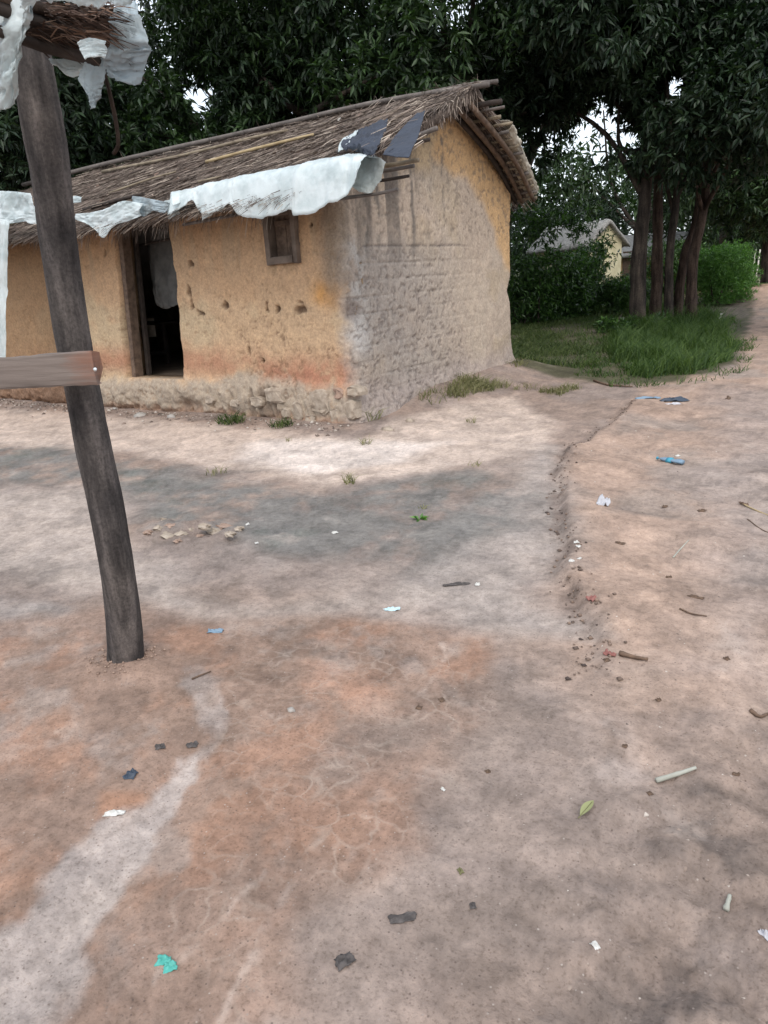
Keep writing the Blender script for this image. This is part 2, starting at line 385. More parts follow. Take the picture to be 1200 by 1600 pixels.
# dark algae-stained patch in the middle of the yard, faint green tinge
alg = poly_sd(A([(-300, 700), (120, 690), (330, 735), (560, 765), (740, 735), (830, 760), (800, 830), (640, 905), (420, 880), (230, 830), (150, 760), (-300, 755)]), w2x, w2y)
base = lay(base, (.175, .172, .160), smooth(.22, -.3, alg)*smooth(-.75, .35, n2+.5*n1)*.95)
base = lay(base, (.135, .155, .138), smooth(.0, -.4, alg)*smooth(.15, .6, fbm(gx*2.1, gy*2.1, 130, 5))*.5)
alg2 = poly_sd(A([(-200, 935), (60, 960), (180, 1000), (120, 1040), (-200, 1080)]), w2x, w2y)
base = lay(base, (.25, .245, .235), smooth(.1, -.1, alg2)*.6)
# reddish earth, foreground left and middle
red = poly_sd(A([(-300, 960), (240, 950), (330, 990), (560, 960), (760, 1000), (800, 1060), (720, 1150), (640, 1260), (560, 1420), (500, 1800), (-900, 1800), (-600, 1100)]), wx, wy)
base = lay(base, (.255, .178, .135), smooth(.06, -.10, red)*.8)
base = lay(base, (.33, .19, .125), smooth(.03, -.1, red)*.85*smooth(-.05, .6, fbm(gx*3.4, gy*3.4, 140, 6, .65))*.6)
base = lay(base, (.31, .26, .225), smooth(.03, -.1, red)*smooth(.25, .7, fbm(gx*3.6, gy*3.6, 150, 6, .6))*.7)
red2 = poly_sd(A([(450, 1000), (560, 985), (650, 1040), (620, 1120), (560, 1110), (480, 1060)]), wx, wy)
base = lay(base, (.39, .24, .17), smooth(.06, -.08, red2)*smooth(-.5, .4, n2)*.45)
r3 = poly_sd(A([(150, 1240), (230, 1235), (215, 1270), (150, 1285)]), gx+.02*n2, gy+.02*n2)
base = lay(base, (.37, .20, .12), smooth(.02, -.03, r3)*.55)
# pale wash of silt running down the gully, bottom left
gul = poly_sd(A([(300, 1040), (345, 1060), (360, 1110), (325, 1180), (300, 1240), (240, 1330), (180, 1440), (140, 1520), (60, 1650), (-200, 1650), (-60, 1500), (40, 1430), (110, 1330), (160, 1275), (230, 1250), (285, 1190), (300, 1130), (290, 1080)]), gx+.035*n2+.02*fbm(gx*14, gy*14, 194, 4), gy+.035*n2+.02*fbm(gx*14, gy*14, 196, 4))
base = lay(base, (.375, .335, .305), smooth(.012, -.03, gul)*smooth(-1.2, .1, n2+n1*.5)*(.88-.45*smooth(1.25, 1.75, gy)))
# thin pale sand lines between darker trodden cells
for pts in ([(700, 1000), (690, 1040), (655, 1090), (665, 1170), (610, 1235), (605, 1290), (540, 1360), (480, 1430), (450, 1500)],
            [(655, 1170), (560, 1220), (520, 1250), (470, 1330)], [(560, 1180), (520, 1200), (470, 1260)], [(600, 1280), (500, 1350), (430, 1460)],
            [(430, 1370), (360, 1440), (260, 1540)], [(520, 1400), (420, 1500), (370, 1600)]):
    dl = line_d(A(pts), gx+.03*n2+.03*n1, gy+.03*n2); base = lay(base, (.40, .33, .28), smooth(.016, .002, dl)*.6*smooth(-.2, .5, n2+.4*fbm(gx*9, gy*9, 190, 4)))
pv = poly_sd(A([(880, 1080), (960, 1120), (990, 1200), (960, 1290), (880, 1280), (900, 1180)]), wx, wy)
base = lay(base, (.36, .32, .29), smooth(.06, -.08, pv)*smooth(-.5, .3, n2)*.7)
# dark rubble, bottom right
drk = poly_sd(A([(900, 1380), (1000, 1350), (1080, 1480), (1000, 1650), (860, 1700), (880, 1500)]), gx+.08*n2, gy+.08*n1)
base = lay(base, (.14, .13, .13), smooth(.06, -.06, drk)*smooth(-.4, .3, n2)*.85)
brr = poly_sd(A([(960, 1250), (1250, 1100), (1300, 1700), (800, 1700)]), wx, wy)
base = lay(base, (.205, .165, .138), smooth(.10, -.12, brr)*smooth(-.6, .2, n2)*.85)
base = lay(base, (.115, .098, .088), smooth(.05, -.15, brr)*smooth(-.05, .5, fbm(gx*5, gy*5, 193, 5, .65))*.8)
bro = poly_sd(A([(560, 1150), (850, 1050), (900, 1300), (880, 1700), (480, 1700), (560, 1420)]), w2x, w2y)
base = lay(base, (.245, .20, .17), smooth(.15, -.15, bro)*.65)
# dark line along the scarp
de = line_d(EDGE, gx+.03*n2, gy+.03*n2)
base = lay(base, (.17, .135, .115), smooth(.09, .01, de)*smooth(-.3, .4, n2+.1)*.8)
# soil beyond the track, under the trees: dark humus and turf
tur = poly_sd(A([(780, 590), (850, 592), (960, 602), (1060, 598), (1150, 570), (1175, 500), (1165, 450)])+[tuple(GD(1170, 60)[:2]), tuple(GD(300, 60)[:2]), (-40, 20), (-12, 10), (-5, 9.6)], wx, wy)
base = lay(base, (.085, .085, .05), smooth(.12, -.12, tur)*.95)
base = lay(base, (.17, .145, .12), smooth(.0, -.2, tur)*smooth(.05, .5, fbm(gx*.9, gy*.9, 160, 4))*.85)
far = smooth(45, 70, np.hypot(gx, gy)); base = lay(base, (.09, .11, .05), far)
c1 = G(1190, 470); base = lay(base, (.40, .22, .11), np.exp(-((gx-c1[0])**2+(gy-c1[1])**2)/6)*.8)
# trampled mottling: darker crusts and paler dust, decimetres across
m1 = fbm(gx*7+.6*n2, gy*7+.6*n1, 191, 6, .65); m2 = fbm(gx*3.2, gy*3.2, 197, 6, .6)
base = base*(1-.20*smooth(.05, .6, m1)[..., None]+.16*smooth(.05, .6, -m1)[..., None]-.10*smooth(0, .6, m2)[..., None])
base = lay(base, (.38, .335, .295), smooth(.35, .75, -m2)*smooth(0, .5, -m1)*.35*smooth(12, 8, gy))
base = base*(1+.12*n2[..., None])*np.array([1.015, .98, .98])
nr, na = AA.shape
idx = np.arange(nr*na).reshape(nr, na)
Fq = np.stack([idx[:-1, :-1], idx[:-1, 1:], idx[1:, 1:], idx[1:, :-1]], -1).reshape(-1, 4)
Vg = np.stack([gx, gy, gz], -1).reshape(-1, 3)
Vg = np.vstack([Vg, [[0, 0, float(gz[0].mean())]]]); nb = len(Vg)-1
crk = smooth(.1, -.15, red)*smooth(-1.4, -.6, gx)*0+smooth(.12, -.12, poly_sd(A([(330, 1000), (560, 975), (760, 1010), (740, 1150), (640, 1300), (540, 1500), (420, 1650), (120, 1650), (250, 1400), (330, 1200)]), wx, wy))
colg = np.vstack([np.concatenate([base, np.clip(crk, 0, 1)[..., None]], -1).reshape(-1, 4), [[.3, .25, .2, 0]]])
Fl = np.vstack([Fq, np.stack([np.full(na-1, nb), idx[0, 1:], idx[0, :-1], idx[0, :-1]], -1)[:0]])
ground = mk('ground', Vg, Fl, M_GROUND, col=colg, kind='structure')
def gh(x, y): return float(ground_h(np.array([float(x)]), np.array([float(y)]))[0])
def GP(px, py):                               # point on the real relief seen at a pixel
    p = G(px, py)
    for _ in range(3): p = G(px, py, gh(p[0], p[1]))
    return p

# ------------------------------------------------------------------ hut
YF, XG = 5.65, -4.33
hut = thing('mud_hut', 'ochre mud-walled thatched hut with open doorway and small shuttered window', 'hut', (XG, YF, 0))
RIDGE_Y, RZ = 7.72, 3.16
def roof_u(y):                                # underside of the thatch
    y = np.asarray(y, float)
    return np.where(y < RIDGE_Y, RZ-(RIDGE_Y-y)*.425, RZ-(y-RIDGE_Y)*.50)
RC = .13
def wall_pos(t, z, d):
    """t<0 along the front wall, t>0 along the gable, rounded corner; d outward"""
    L = RC*pi/2/2
    px = np.where(t < -L, XG-RC+(t+L), np.where(t > L, XG, 0.)); py = np.where(t < -L, YF, np.where(t > L, YF+RC+(t-L), 0.))
    a = np.clip((t+L)/(2*L), 0, 1)*pi/2; mid = (t >= -L) & (t <= L)
    nx = np.sin(a); ny = -np.cos(a)
    px = np.where(mid, XG-RC+RC*np.sin(a), px); py = np.where(mid, YF+RC-RC*np.cos(a), py)
    return np.stack([px+nx*d, py+ny*d, z], -1)
holesF = [(302, 413, .05, .04), (297, 455, .04, .06), (354, 476, .055, .045), (438, 484, .035, .03), (472, 484, .08, .05), (315, 488, .06, .03), (420, 486, .02, .02),
          (391, 548, .018, .05), (413, 563, .03, .02), (490, 352, .02, .015), (167, 395, .03, .03), (303, 470, .02, .08), (421, 478, .015, .03), (240, 405, .02, .02)]
def wall_fields(t, z):
    d = .014*fbm(t*1.3, z*1.3, 201, 4)+.006*fbm(t*6, z*6, 205, 4)
    wxx = t+.05*fbm(t*3, z*3, 211, 4); wz = z+.05*fbm(t*3, z*3, 215, 4)
    nA = fbm(t*2, z*2, 221, 6, .62); nB = fbm(t*9, z*9, 231, 5, .6); nC = fbm(t*22, z*22, 241, 3, .6); nS = fbm(t*9, z*.7, 251, 4)
    front = smooth(.10, -.16, t+.07*nA+.05*nB)
    # ---- colour
    c = np.zeros(t.shape+(3,))+C_(.535, .355, .215)
    c = lay(c, (.45, .28, .16), smooth(1.45, 2.1, z+.1*nA)*.65*smooth(-1, 0, nS+.4))
    c = lay(c, (.55, .405, .265), smooth(1.5, 1.0, z+.25*nA)*.6)
    c = lay(c, (.48, .40, .27), smooth(.1, .6, fbm(t*1.4, z*1.8, 261, 5))*smooth(1.7, 1.2, z)*.55)
    c = lay(c, (.40, .31, .21), smooth(.1, .5, nS)*smooth(1.3, 2.0, z)*.5)
    # red band above the footing
    band = np.exp(-((z-(.62+.05*nA-.10*smooth(-2.2, -.2, t)))/.17)**2)
    c = lay(c, (.40, .195, .125), band*smooth(-.7, .3, nA+.5*smooth(-3, -.2, t))*.75)
    c = lay(c, (.40, .19, .125), np.exp(-((t+.55)/.75)**2-((z-.52-.05*nA)/.13)**2)*smooth(-.4, .3, nB+.3)*.8)
    c = lay(c, (.40, .335, .265), smooth(.50, .36, z+.10*nA+.05*nB+.12*smooth(-1.2, 0, t))*.95)
    c = lay(c, (.30, .25, .20), smooth(.0, .5, nB)*smooth(.45, .25, z)*.6)
    c = lay(c, (.34, .20, .135), smooth(.14, .03, z+.05*nB)*.7)
    # fresh orange smudge
    o0 = PY(520, 457, YF); dd = ((wxx+4.33-4.33)-(o0[0]-XG))**2/.045+(wz-o0[2])**2/.020
    c = lay(c, (.62, .30, .075), np.exp(-dd**1.5)*.8)
    # dark halo under the window
    w0 = PY(443, 412, YF)
    c = lay(c, (.30, .215, .13), np.exp(-((t-(w0[0]-XG))**2/.05+(z-w0[2]+.02)**2/.006))*smooth(-.5, .3, nB)*.7)
    # ---- gable colour: greyed plaster, ochre left on the upper right, dark rain streaks near the corner
    g = np.zeros(t.shape+(3,))+C_(.455, .37, .295)
    g = lay(g, (.50, .42, .335), smooth(-.2, .5, nA)*.6)
    g = lay(g, (.42, .335, .24), smooth(.05, .6, fbm(t*1.6, z*2.4, 271, 5))*.6)
    yy = t+YF
    och = poly_sd([(7.55, 3.2), (7.35, 2.3+.35), (8.0, 2.45), (8.45, 2.2), (8.8, 1.8), (9.05, 1.5), (9.4, 1.35), (9.6, 3.3)], yy+.06*nA+.02*nB, z+.05*nA)
    g = lay(g, (.56, .375, .215), smooth(.10, -.06, och)*.9)
    och2 = poly_sd([(6.6, 3.2), (6.6, 2.45), (7.2, 2.5), (7.6, 3.2)], yy+.06*nA, z+.05*nA)
    g = lay(g, (.50, .37, .22), smooth(.12, -.06, och2)*.8)
    g = lay(g, (.57, .37, .19), smooth(.14, -.04, och)*.75)
    g = lay(g, (.37, .335, .305), smooth(8.3, 6.4, yy+.3*nA)*smooth(2.0, 1.5, z)*smooth(-.8, .3, nA)*.65)
    st = smooth(.15, .6, fbm(yy*7.5, z*.45, 281, 4))*smooth(1.35, 2.2, z+.3*nA)*smooth(7.6, 6.3, yy)
    g = lay(g, (.11, .095, .085), st*.95)
    for y0, z0, w_ in ((6.83, 1.7, .035), (6.55, 1.95, .03), (7.5, 2.3, .025), (6.2, 1.9, .03), (6.0, 1.6, .04)):
        g = lay(g, (.17, .15, .13), np.exp(-((yy-y0+.05*nA+.02*nB)/(w_*(1+.6*nB)))**2)*smooth(z0-.35, z0+.25, z+.2*nA+.1*nB)*.95*smooth(-.8, .2, nB))
    g = lay(g, (.17, .145, .12), np.exp(-((t-.18)/.2)**2)*smooth(1.35, 1.9, z+.15*nA)*smooth(-.6, .2, nS+.2*nB)*.75)
    g = lay(g, (.30, .265, .235), smooth(8.2, 6.6, yy+.4*nA)*smooth(1.75, 1.6, z+.02*nB)*.4)
    g = lay(g, (.36, .30, .27), smooth(.55, .25, z+.1*nA)*.7)
    g = lay(g, (.48, .46, .43), np.exp(-((t-.14)/.16)**2)*smooth(.0, .5, nB+.3)*smooth(1.2, .85, np.abs(z-1.25)*2)*.6)
    # peeled strip just round the corner on the front
    c = lay(c, (.28, .22, .165), smooth(-.36, -.16, t+.05*nA+.03*nB)*smooth(1.05, 1.45, z+.1*nA)*.85)
    col = c*front[..., None]+g*(1-front[..., None])
    # crack where the upper wall starts, brick courses pressing through below it
    crk = np.exp(-((z-1.70-.015*nA)/.010)**2)*smooth(.2, .3, t)*smooth(2.7, 1.9, t)*smooth(-.6, 0, nB+.3)
    d = d-.012*crk; col = lay(col, (.14, .12, .11), crk*.75)
    gb = (1-front)*smooth(1.72, 1.62, z)
    cz = (z+.01*nA)/.155; row = np.floor(cz); fz = np.abs(cz-row-.5)*2
    cy_ = (t+.5*.33*(row % 2)+.03*nA)/.33; fy_ = np.abs(cy_-np.floor(cy_)-.5)*2
    joint = np.maximum(smooth(.80, .98, fz), smooth(.90, .99, fy_)*.8)*gb*smooth(-.5, .5, nA+.2)
    joint = joint*smooth(3.6, 1.2, t+.5*nA)*smooth(-.7, .4, nB+nA); d = d-.012*joint; col = lay(col, (.21, .18, .155), joint*.3*smooth(-.3, .4, nB+nS))
    # pock marks
    pk = smooth(.30, .55, nC)*gb*smooth(2.9, 1.4, t+.5*nA)
    d = d-.013*pk; col = lay(col, (.19, .16, .145), pk*.5)
    pf = smooth(.5, .7, nC)*front; d = d-.006*pf; col = lay(col, (.30, .2, .12), pf*.4)
    pe = smooth(.38, .6, nC+.1)*(1-front)*smooth(1.6, 1.9, z); d = d-.008*pe; col = lay(col, (.2, .17, .14), pe*.5)
    # plaster laid thicker on the corner, knocked-off piece half way up
    k0 = ((t-.06)/.13)**2+((z-1.12)/.10)**2; k = np.exp(-k0**2)
    d = d-.045*k; col = lay(col, (.20, .165, .15), k*.8*smooth(-.6, .3, nB+.4))
    k1 = np.exp(-(((t-.12)/.18)**2+((z-.86)/.16)**2)**1.5); col = lay(col, (.50, .475, .45), k1*.6)
    # knocked holes in the front plaster
    for px, py, rx, rz in holesF:
        h0 = PY(px, py, YF); e = ((t-(h0[0]-XG)+.03*nB+.012*nC)/rx)**2+((z-h0[2]+.025*nC-.02*nB)/rz)**2
        k = np.exp(-e**3); d = d-.055*k; col = lay(col, (.12, .075, .05), k*.85); kk = np.exp(-((e-1.6)/.9)**2)*(1-k); col = lay(col, (.55, .41, .27), kk*.35)
    rc = np.abs(fbm(t*2.3+.3*nA, z*2.3, 331, 5, .55)); ck = smooth(.035, .005, rc)*smooth(.2, .6, fbm(t*.9, z*.9, 335, 3)+.3*smooth(1.1, .5, z))*front; d = d-.010*ck; col = lay(col, (.20, .125, .08), ck*.6)
    # foot of the wall: swollen, crumbling footing
    ft = smooth(.50, .30, z+.05*nA+.03*nB)*front
    d = d+ft*(.045+.025*nB+.03*nA)+.02*front*smooth(.5, .2, z)
    d = d+(1-front)*(.07*smooth(.45, 0, z)**1.5+.010*nB*smooth(.7, .2, z))
    und = smooth(.10, .0, z+.05*nB)*front; d = d-.05*und*smooth(-3.6, -.5, -t-4)
    # a scoured-out notch right of the doorstep, rain wash grooves at the foot
    k = np.exp(-(((t+2.45)/.18)**2+((z-.12)/.08)**2)); d = d-.08*k; col = lay(col, (.2, .12, .08), k*.7)
    vg = smooth(.35, .7, fbm(t*5, z*.8, 291, 3))*smooth(.42, .3, z)*front*smooth(-2.0, -1.2, t)
    d = d-.035*vg; col = lay(col, (.16, .115, .085), vg*.7)
    cr = poly_sd([(-3.25, .42), (-3.4, .36), (-3.8, .38), (-3.8, .30), (-3.35, .27)], t+.02*nB, z)
    # left of the doorway: mud darkened by shade painted into its colour, and cracks
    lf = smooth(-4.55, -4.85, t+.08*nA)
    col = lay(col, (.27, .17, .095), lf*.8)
    cc = np.exp(-((t+4.62+.03*nA+.05*(z-1))/.012)**2)*smooth(.4, .6, z); d = d-.02*cc; col = lay(col, (.12, .08, .05), cc*.7)
    lo = smooth(.5, .35, z)*smooth(-4.2, -4.6, t); col = lay(col, (.22, .13, .09), lo*.7)  # shade at the far-left wall foot, painted into the colour
    return d, np.clip(col, 0, 1)

DL, DR = -7.98, -6.80                          # doorway between these X, threshold height
def door_left(z): return np.interp(z, [.4, 1.0, 2.3], [-7.90, -7.84, -7.66])+.025*fbm(z*4, z*0+9, 305, 4)
def door_right(z): return np.interp(z, [.4, .9, 1.5, 2.3], [-6.80, -6.76, -6.69, -6.66])+.02*fbm(z*4, z*0+3, 301, 4)
wpos = {k: PY(*p, YF) for k, p in dict(a=(421, 333), b=(468, 405)).items()}
WX0, WX1, WZ0 = -5.27, -4.86, 1.60; WZ1 = 2.08
def sheet_faces(mask):
    nz, nt = mask.shape; ii = np.arange((nz+1)*(nt+1)).reshape(nz+1, nt+1)
    F = np.stack([ii[:-1, :-1], ii[:-1, 1:], ii[1:, 1:], ii[1:, :-1]], -1)[mask]; return F
def thick_sheet(Pf, Pb, mask):
    """front and back point grids -> closed slab over the masked cells"""
    nz, nt = mask.shape; N = (nz+1)*(nt+1); F = sheet_faces(mask)
    Fb = F[:, ::-1]+N
    e = {}
    E = np.concatenate([F[:, [0, 1]], F[:, [1, 2]], F[:, [2, 3]], F[:, [3, 0]]])
    key = E[:, 0].astype(np.int64)*N+E[:, 1]; rev = E[:, 1].astype(np.int64)*N+E[:, 0]
    bd = E[~np.isin(key, rev)]
    Fs = np.stack([bd[:, 1], bd[:, 0], bd[:, 0]+N, bd[:, 1]+N], -1)
    return np.vstack([Pf.reshape(-1, 3), Pb.reshape(-1, 3)]), np.vstack([F, Fb, Fs])
def build_wall(name, t0, t1, nt, nz, thick=.28):
    t = np.linspace(t0, t1, nt+1); u = np.linspace(0, 1, nz+1)
    T, U = np.meshgrid(t, u)
    if t0 < 0: ztop = roof_u(YF+.14)*np.ones_like(T)-.01+0*T
    else: ztop = roof_u(YF+T)-.01
    Z = -.25+U*(ztop+.25)
    if t0 < 0:                                 # bend grid columns so that openings get ragged, leaning edges
        Xw = XG+T
        sh = np.zeros_like(T)
        for ref, fn in ((-7.9, door_left), (-6.75, door_right)):
            sh = sh+np.exp(-((Xw-ref)/.22)**2)*(fn(np.clip(Z, .4, 2.3))-ref)
        Tw = T+sh
    else:
        yend = np.interp(Z, [-.3, 0, .12, .28, .6, .85, 1.05, 1.15, 1.3, 2.5], [.33, .27, .16, .03, -.02, -.03, -.10, -.12, -.03, 0])
        Tw = T+smooth(t1-.7, t1, T)*(yend-.02+.015*fbm(Z*5, Z*0, 311, 4))
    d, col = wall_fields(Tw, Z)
    if t0 >= 0: d = d-RC*(1-np.sqrt(np.clip(1-smooth(t1-.10, t1, T)**2, 0, 1)))*.9
    Pf = wall_pos(Tw, Z, d); Pb = wall_pos(Tw, Z, -thick*np.ones_like(d))
    if t0 < 0: Pb[..., 1] = YF+thick; Pb[..., 0] = np.minimum(XG+Tw, XG-.02)
    else: Pb[..., 0] = XG-thick; Pb[..., 1] = np.maximum(YF+Tw, YF+.02)
    Tc = (T[:-1, :-1]+T[1:, 1:])/2+XG; Zc = (Z[:-1, :-1]+Z[1:, 1:])/2
    mask = np.ones(Tc.shape, bool)
    if t0 < 0:
        mask &= ~((Tc > -7.9) & (Tc < -6.75) & (Zc > .42))
        mask &= ~((Tc > WX0) & (Tc < WX1) & (Zc > WZ0) & (Zc < WZ1))
    V, F = thick_sheet(Pf, Pb, mask)
    return child(name, V, F, M_WALL, hut, col=np.vstack([col.reshape(-1, 3), np.tile([[.27, .19, .12]], (col.size//3, 1))]))
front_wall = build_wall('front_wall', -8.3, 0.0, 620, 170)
gable_wall = build_wall('gable_wall', 0.0, 3.62, 280, 220)
# back wall with a small opening, end wall, earth floor inside
BY = 9.02
def slab_with_hole(axis_y, x0, x1, z1, hx0, hx1, hz0, hz1, th):
    parts = []
    for a, b, c, d in ((x0, hx0, -.2, z1), (hx1, x1, -.2, z1), (hx0, hx1, -.2, hz0), (hx0, hx1, hz1, z1)):
        parts.append(box(((a+b)/2, axis_y, (c+d)/2), abs(b-a), th, d-c, .004))
    return join(parts)
hA, hB = PY(231, 495, BY), PY(253, 530, BY)
V, F = slab_with_hole(BY, -12.6, -4.62, roof_u(BY)-.03, hA[0]+.02, hB[0], .62, .97, .24)
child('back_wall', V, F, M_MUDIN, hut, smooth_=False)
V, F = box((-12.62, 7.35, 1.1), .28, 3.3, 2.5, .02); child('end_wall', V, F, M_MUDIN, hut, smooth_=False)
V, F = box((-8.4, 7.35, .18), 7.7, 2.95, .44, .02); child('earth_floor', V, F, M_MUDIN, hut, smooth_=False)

# crumbling mud blocks along the footing
rng = np.random.default_rng(5)
blocks = [(430, 618, .26, .17), (467, 640, .13, .22), (500, 628, .27, .26), (530, 615, .12, .12), (527, 650, .16, .18), (548, 640, .13, .20), (487, 655, .14, .12), (447, 645, .12, .12),
          (553, 612, .15, .10), (402, 628, .2, .12), (370, 630, .18, .10), (330, 625, .16, .10)]
for k, (px, py, w, h) in enumerate(blocks):
    p = PY(px, py, YF-.045); a = np.linspace(0, 2*pi, 11)[:-1]
    hh = h*.5; V = []; F = []
    rr = 1+rng.normal(size=10)*.09
    for q, (sc, dy) in enumerate(((1.04, .10), (1.0, .012), (.90, -.018), (.72, -.026))):
        for j, an in enumerate(a):
            ca, sa = cos(an), sin(an); mx = max(abs(ca), abs(sa))**.97
            V.append(p+np.array([ca/mx*w/2*sc*rr[j], dy+rng.normal()*.009, sa/mx*hh*sc*rr[j]]))
    for q in range(3):
        for j in range(10): F.append([q*10+j, q*10+(j+1) % 10, (q+1)*10+(j+1) % 10, (q+1)*10+j])
    F.append([30+j for j in range(10)])
    child('mud_block', V, F, M_BLOCKR if k in (3,) else M_BLOCK, hut, smooth_=False)

# doorway boards
def board(p0, p1, w, th, name, mat, par=hut, side=(1, 0, 0), seed=0, sub=False):
    p0, p1 = np.array(p0, float), np.array(p1, float); T = p1-p0; L = np.linalg.norm(T); T /= L
    s = np.array(side, float); s -= T*(s@T); s /= np.linalg.norm(s); q = np.cross(T, s)
    V, F = box((p0+p1)/2, w, th, L, .004, .002, seed, ax=np.array([s, q, T]))
    return (subchild if sub else child)(name, V, F, mat, par, smooth_=False)
board((-7.83, 5.75, .38), (-7.63, 5.75, 2.30), .075, .12, 'door_post', M_WOODD, seed=3)
board((-7.80, 5.90, .40), (-7.62, 5.90, 2.30), .05, .05, 'door_post', M_SOOT, seed=4)
V, F = tube(resample([(-8.2, 5.80, 2.20), (-7.3, 5.84, 2.17), (-6.5, 5.78, 2.16)], 8), .03, 7, 2); child('lintel_pole', V, F, M_SOOT, hut)
for k, (a, b) in enumerate((((222, 349), (272, 362)), ((215, 384), (268, 371)), ((224, 341), (272, 351)))):
    pa, pb = PY(a[0], a[1], 6.08), PY(b[0]+8, b[1], 6.04)
    V, F = tube(resample([pa-(pb-pa)*.6, pa, pb, pb+(pb-pa)*.5], 8), .016, 6, k+9); child('roof_tie', V, F, M_SOOT, hut)
# window: timber frame, recessed shutter of boards
cx, cz = (WX0+WX1)/2, (WZ0+WZ1)/2; ww, wh = WX1-WX0, WZ1-WZ0
win = bpy.data.objects.new('window', None); COL.objects.link(win); win.parent = hut
def wchild(name, V, F, mat): return mk(name, np.asarray(V)-np.array(hut.location), F, mat, win, smooth_=False)
fr = []
for a, b, c, d in ((WX0+.032, cz, .065, wh+.02), (WX1-.028, cz, .055, wh+.02)): fr.append(box((a, YF-.0, b), c, .13, d, .005, .002))
fr.append(box((cx, YF+.002, WZ0+.03), ww-.12, .14, .07, .005, .002)); fr.append(box((cx, YF+.002, WZ1-.02), ww-.12, .12, .05, .005))
V, F = join(fr); wchild('window_frame', V, F, simple('brown_frame', (.075, .055, .043), (.20, .155, .125), 14, .85, .004, (.4, .4, .4)))
for k in range(2):
    V, F = box((WX0+.065+(ww-.12)*(k+.5)/2, YF+.05, cz), (ww-.12)/2-.004, .03, wh-.08, .004, .001, 7+k); wchild('shutter_board', V, F, M_WOODD)
V, F = box((cx+.005, YF+.024, cz+.13), ww-.15, .02, .05, .003); wchild('shutter_batten', V, F, M_WOODD)

# ------------------------------------------------------------------ roof
XL, XR = -12.9, -3.78
def thatch_slab(name, y0, y1, xr0, xr1, th, seed):
    n, m = 150, 46; u = np.linspace(0, 1, n+1); v = np.linspace(0, 1, m+1); U, W = np.meshgrid(u, v)
    yy = y0+(y1-y0)*W+.05*fbm(U*30, W*0+2, seed, 4)*(1-W)
    xr = xr0+(xr1-xr0)*smooth(0, 1, W)
    xx = XL+(xr-XL)*U+.06*fbm(W*8, U*0, seed+3, 4)*smooth(.96, 1, U)
    zb = roof_u(yy); thk = th*(.55+.45*smooth(0, .3, W))*(1+.25*fbm(xx*3, yy*3, seed+5, 5))
    sag = -.03*np.sin(xx*1.3)*(1-W)
    Pf = np.stack([xx, yy, zb+thk+sag], -1); Pb = np.stack([xx, yy, zb+sag], -1)
    mask = np.ones((m, n), bool)
    if y1 < y0: Pf, Pb = Pb, Pf
    return thick_sheet(Pf, Pb, mask)
V, F = thatch_slab('t', 5.22, RIDGE_Y+.02, -4.40, -3.98, .10, 401); child('thatch_bed', V, F, M_STRAWB, hut)
V, F = thatch_slab('t', 9.50, RIDGE_Y+.02, -4.22, -3.95, .09, 421); child('thatch_bed', V, F, M_STRAWB, hut)
# loose straw laid down the slope
rng = np.random.default_rng(77)
def strands(P, D, L, W, bend, rng, up=(0, 0, 1)):
    """ribbons of two quads each: start P, direction D, length L, width W, droop bend"""
    n = len(P); up = np.array(up, float)
    S = np.cross(D, up); S /= np.linalg.norm(S, axis=1)[:, None]+1e-9
    tw = rng.normal(size=n)*.8; N = np.cross(S, D); S = S*np.cos(tw)[:, None]+N*np.sin(tw)[:, None]
    W = (W*np.ones(n))[:, None]; L = (L*np.ones(n))[:, None]; b = (bend*np.ones(n))[:, None]
    m = P+D*L*.5+np.array([0, 0, -1])*b*L*.25; e = P+D*L+np.array([0, 0, -1])*b*L
    V = np.stack([P-S*W/2, P+S*W/2, m-S*W/2, m+S*W/2, e-S*W*.2, e+S*W*.2], 1).reshape(-1, 3)
    k = np.arange(n)[:, None]*6; F = np.concatenate([k+[0, 1, 3, 2], k+[2, 3, 5, 4]])
    return V, F
ns = 52000
y = 5.22+(RIDGE_Y-5.22)*rng.random(ns)**1.05; xr = -4.36+(.38)*smooth(0, 1, (y-5.2)/2.5); x = XL+2.0+(xr-XL-2.0)*rng.random(ns)**.8
P = np.stack([x, y, roof_u(y)+.10*(.6+.4*smooth(5.2, 6, y))+rng.random(ns)*.045], -1)
D = np.stack([rng.normal(size=ns)*.32-.10, -np.ones(ns)+0*x, -.425+rng.normal(size=ns)*.10+.03], -1); D /= np.linalg.norm(D, axis=1)[:, None]
keep = (P[:, 1]-.0) > 5.2
V1, F1 = strands(P[keep], D[keep], .10+.30*rng.random(keep.sum()), .004+.006*rng.random(keep.sum()), .05, rng)
# hanging fringe at the eave
nf = 3000; x = XL+2+(-4.3-XL-2)*rng.random(nf); P = np.stack([x, 5.30-.08*rng.random(nf), roof_u(5.25)+.10*rng.random(nf)], -1)
D = np.stack([rng.normal(size=nf)*.35-.1, -.6+0*x, -.7+rng.normal(size=nf)*.25], -1); D /= np.linalg.norm(D, axis=1)[:, None]
V2, F2 = strands(P, D, (.03+.13*rng.random(nf)**2)*(.5+.9*smooth(-.2,.4,fbm(x*2,x*0,77,3))), .003+.004*rng.random(nf), .5, rng)
